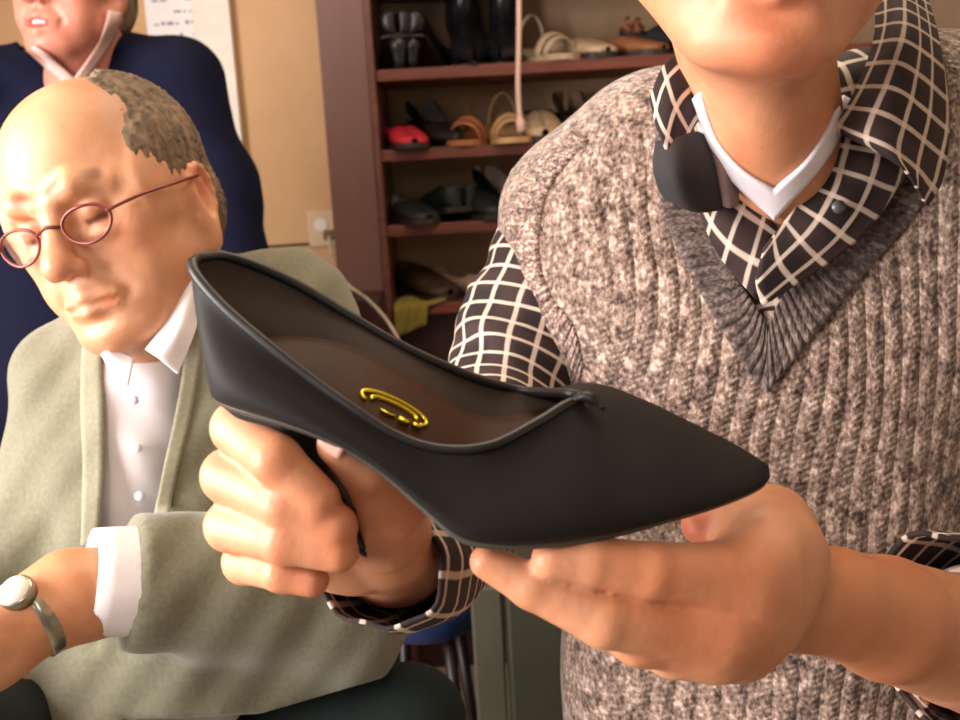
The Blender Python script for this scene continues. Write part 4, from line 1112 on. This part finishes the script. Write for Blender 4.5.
# trousers
S = Sdf(); hy = sb[1]+.06; seat_z = to_world(c(215, 730, 1.05))[0][2]
z0 = .50
for s, kx in ((-1, -.12), (1, .10)):
    S.chain([fw(sb[0]+s*.10+.05, hy+.02, z0+.10), fw(sb[0]+s*.13+.04, hy-.36, z0+.08), fw(sb[0]+s*.13+.03, hy-.38, .10)], [.105, .072, .058], .04)
S.cap(fw(sb[0]-.02, hy+.05, z0+.13), fw(sb[0]+.13, hy+.05, z0+.13), .115, k=.04)
S.cap(c(230, 760, 1.05), c(408, 722, 1.0), .07, .056, .04); S.cap(c(80, 745, 1.0), c(-60, 735, .86), .055, .05, .04)
V, Fq = S.mesh(.006); mk('trousers', V, Fq, M['trouser'], seated)
for s in (-1, 1):
    S = Sdf(); x = sb[0]+s*.13+.03; S.cap(fw(x, hy-.36, .045), fw(x, hy-.55, .038), .045, .035, .02); S.cap(fw(x, hy-.37, .06), fw(x, hy-.37, .1), .045, .045, .02)
    V, Fq = S.mesh(.005); Wd = to_world(V); Wd[:, 2] = np.maximum(Wd[:, 2], .002); mk('shoe', Wd, Fq, M['shoeblk'], seated, world=True)
# chair he sits on
ch = empty('chair', (sb[0]+.03, hy, 0), 'dark wooden chair under the seated person in the green cardigan', 'chair')
cx0, cx1, cy0, cy1 = sb[0]-.19, sb[0]+.25, hy-.24, hy+.18
mk('seat', *box(cx0, cx1, cy0, cy1, z0-.045, z0-.012), M['darkwood'], ch, world=True, smooth=False, bevel=.008)
for x in (cx0+.02, cx1-.02):
    for y in (cy0+.02, cy1-.02): mk('leg', *box(x-.018, x+.018, y-.018, y+.018, 0, z0-.0455), M['darkwood'], ch, world=True, smooth=False, bevel=.004)
# ------------------------------------------------------------------ the standing man behind in navy
bb = to_world(c(90, 300, 1.82))[0]
back = empty('person', (bb[0], bb[1], 0), 'person in a navy v-neck sweater over pink shirt, standing and smiling behind', 'person')
Rh = rot3(16, 6, -4); hc = c(74, -15, 1.74)
S = Sdf(); T = head_prims(S, hc, Rh, 1.03, 'open', jaw=1.1)
nbk = c(82, 92, 1.83); S.cap(T(0, -.035, -.06), nbk, .058, .066, .02); S.cap(T(0, .02, -.095), c(76, 84, 1.77), .036, .04, .03); S.ell(c(86, 170, 1.84), (.14, .15, .07), k=.05)
V, Fq = S.mesh(.003); bV, bF = V, Fq
parts = [(V, Fq, tints(V, face_tints(T, lips=(.8, .45, .45), beard=(.96, .86, .82))))]
S = Sdf()
for pts in ([c(236, 290, 1.80), c(205, 400, 1.66), c(180, 440, 1.60)], [c(-80, 290, 1.84), c(-110, 400, 1.70), c(-110, 440, 1.62)]):
    S.chain(pts, [.04, .028, .026], .02); e = pts[-1]; dr = (pts[-1]-pts[-2]); dr /= np.linalg.norm(dr)
    S.ell(e+dr*.04, (.04, .03, .02), k=.02)
    for k in range(4): S.chain([e+dr*.06+np.array([0, .024-.016*k, 0]), e+dr*.10+np.array([0, .026-.018*k, 0]), e+dr*.13+np.array([0, .015-.018*k, .01])], [.0095, .009, .008], .004)
    S.chain([e+np.array([0, .02, -.01]), e+dr*.04+np.array([0, .05, -.015]), e+dr*.07+np.array([0, .055, -.01])], [.014, .011, .009], .006)
V, Fq = S.mesh(.004); parts.append((V, Fq, tints(V, [])))
allV, allF, allT, n = [], [], [], 0
for V, Fq, t in parts: allV.append(V); allF.append(Fq+n); allT.append(t); n += len(V)
mk('body', np.vstack(allV), np.vstack(allF), M['skin_back'], back, attrs={'tint': np.vstack(allT)})
te = []
for i in range(8):
    a = (i-3.5)*.0058; te.append((T(a, .0855-.35*abs(a)*abs(a)*60, -.0735)))
Vt_, Ft_ = join(*[tube([q+Rh@np.array([0, 0, .0045]), q, q-Rh@np.array([0, 0, .0038])], [.0024, .0032, .0026], 8) for q in te])
mk('teeth', Vt_, Ft_, M['white'], back)
S = Sdf(); S.ell(T(0, -.018, .04), np.array([.083, .100, .088])*1.03, Rh, .01); S.ell(T(0, -.05, -.02), np.array([.074, .062, .07])*1.03, Rh, .02)
S.ell(T(0, .12, -.03), np.array([.12, .098, .105])*1.03, Rh, .01, 's')
V, Fq = S.mesh(.005); mk('hair', V, Fq, M['hair_grey'], back)
# sweater
S = Sdf()
S.ell(c(88, 190, 1.83), (.185, .19, .105), k=.06); S.cap(c(88, 230, 1.83), c(95, 560, 1.86), .15, .155, .06); S.cap(c(60, 230, 1.83), c(60, 560, 1.86), .14, .15, .06)
S.cap(c(104, 56, 1.83), c(182, 80, 1.82), .046, .064, .05); S.cap(c(60, 66, 1.83), c(-25, 88, 1.83), .046, .062, .05)
S.chain([c(178, 84, 1.82), c(218, 190, 1.82), c(242, 290, 1.80), c(208, 390, 1.68)], [.066, .062, .056, .042], .03)
S.chain([c(-25, 88, 1.83), c(-60, 190, 1.84), c(-80, 290, 1.84), c(-108, 390, 1.72)], [.066, .062, .056, .042], .03)
S.fn(lambda D, X, Y, Z: D+.003*np.sin(X*40+Y*30+2*np.sin(Y*12))*np.sin(Y*22+1)+.0015*np.sin(Y*90+X*50))
V, Fq = S.mesh(.006); nV, nF = V, Fq
px = V[:, 0]/V[:, 2]*F+480; py = 360-V[:, 1]/V[:, 2]*F
cut = inpoly(px, py, [(16, 42), (45, 62), (76, 92), (100, 66), (122, 30), (118, -30), (10, -30)]) & (V[:, 2] < 1.86)
mk('sweater', V, Fq[~cut[Fq].any(1)], M['navy'], back, solid=.004, off=1)
CV, CF = np.vstack([bV, nV]), np.vstack([bF, nF+len(bV)])
strip('shirt_collar', [[(121, 12), (114, 38), (98, 62), (75, 92)], [(108, 10), (103, 34), (92, 54), (74, 78)]], 24, 5, .010, M['pinkshirt'], back, (CV, CF), solid=.003, off=0)
strip('shirt_collar', [[(26, 50), (44, 66), (75, 92)], [(34, 46), (52, 58), (74, 78)]], 24, 5, .010, M['pinkshirt'], back, (CV, CF), solid=.003, off=0)
# trousers, shoes
S = Sdf()
for s in (-1, 1): S.chain([fw(bb[0]+s*.09, bb[1], .88), fw(bb[0]+s*.10, bb[1], .48), fw(bb[0]+s*.11, bb[1]+.03, .09)], [.10, .072, .058], .03)
S.cap(fw(bb[0]-.08, bb[1], .92), fw(bb[0]+.08, bb[1], .92), .12, k=.03)
V, Fq = S.mesh(.009); mk('trousers', V, Fq, M['trouser2'], back)
for s in (-1, 1):
    S = Sdf(); x = bb[0]+s*.115; S.cap(fw(x, bb[1]+.05, .045), fw(x+s*.02, bb[1]-.14, .038), .045, .036, .02); S.cap(fw(x, bb[1]+.03, .07), fw(x, bb[1]+.03, .1), .045, .045, .02)
    V, Fq = S.mesh(.005); Wd = to_world(V); Wd[:, 2] = np.maximum(Wd[:, 2], .002); mk('shoe', Wd, Fq, M['shoeblk'], back, world=True)
# ------------------------------------------------------------------ light
def area(name, loc, look, size, size_y, energy, col):
    l = bpy.data.lights.new(name, 'AREA'); l.shape = 'RECTANGLE'; l.size = size; l.size_y = size_y; l.energy = energy; l.color = col
    o = bpy.data.objects.new(name, l); COL.objects.link(o); o.location = loc
    o.rotation_euler = (Vector(look)-Vector(loc)).to_track_quat('-Z', 'Y').to_euler(); return o
area('window_daylight', (XL-.2, .2, 1.55), (0, .9, 1.2), 1.8, 1.4, 145, (1, .93, .9))
area('overhead_fill', (.2, 1.3, ZC-.05), (.2, 1.35, 0), .9, .9, 14, (1, .84, .66))  # unseen lamp added overhead as warm ambient fill
area('camera_lamp', (-.35, -.35, 1.75), (.0, 1., 1.2), .25, .25, 2.5, (1, .9, .82))
w = bpy.data.worlds.new('world'); bpy.context.scene.world = w; w.use_nodes = True
w.node_tree.nodes['Background'].inputs[0].default_value = (1, .86, .74, 1); w.node_tree.nodes['Background'].inputs[1].default_value = .14
vs = bpy.context.scene.view_settings
vs.view_transform = 'Standard'; vs.look = 'None'; vs.gamma = 1; vs.use_curve_mapping = False; vs.exposure = .1
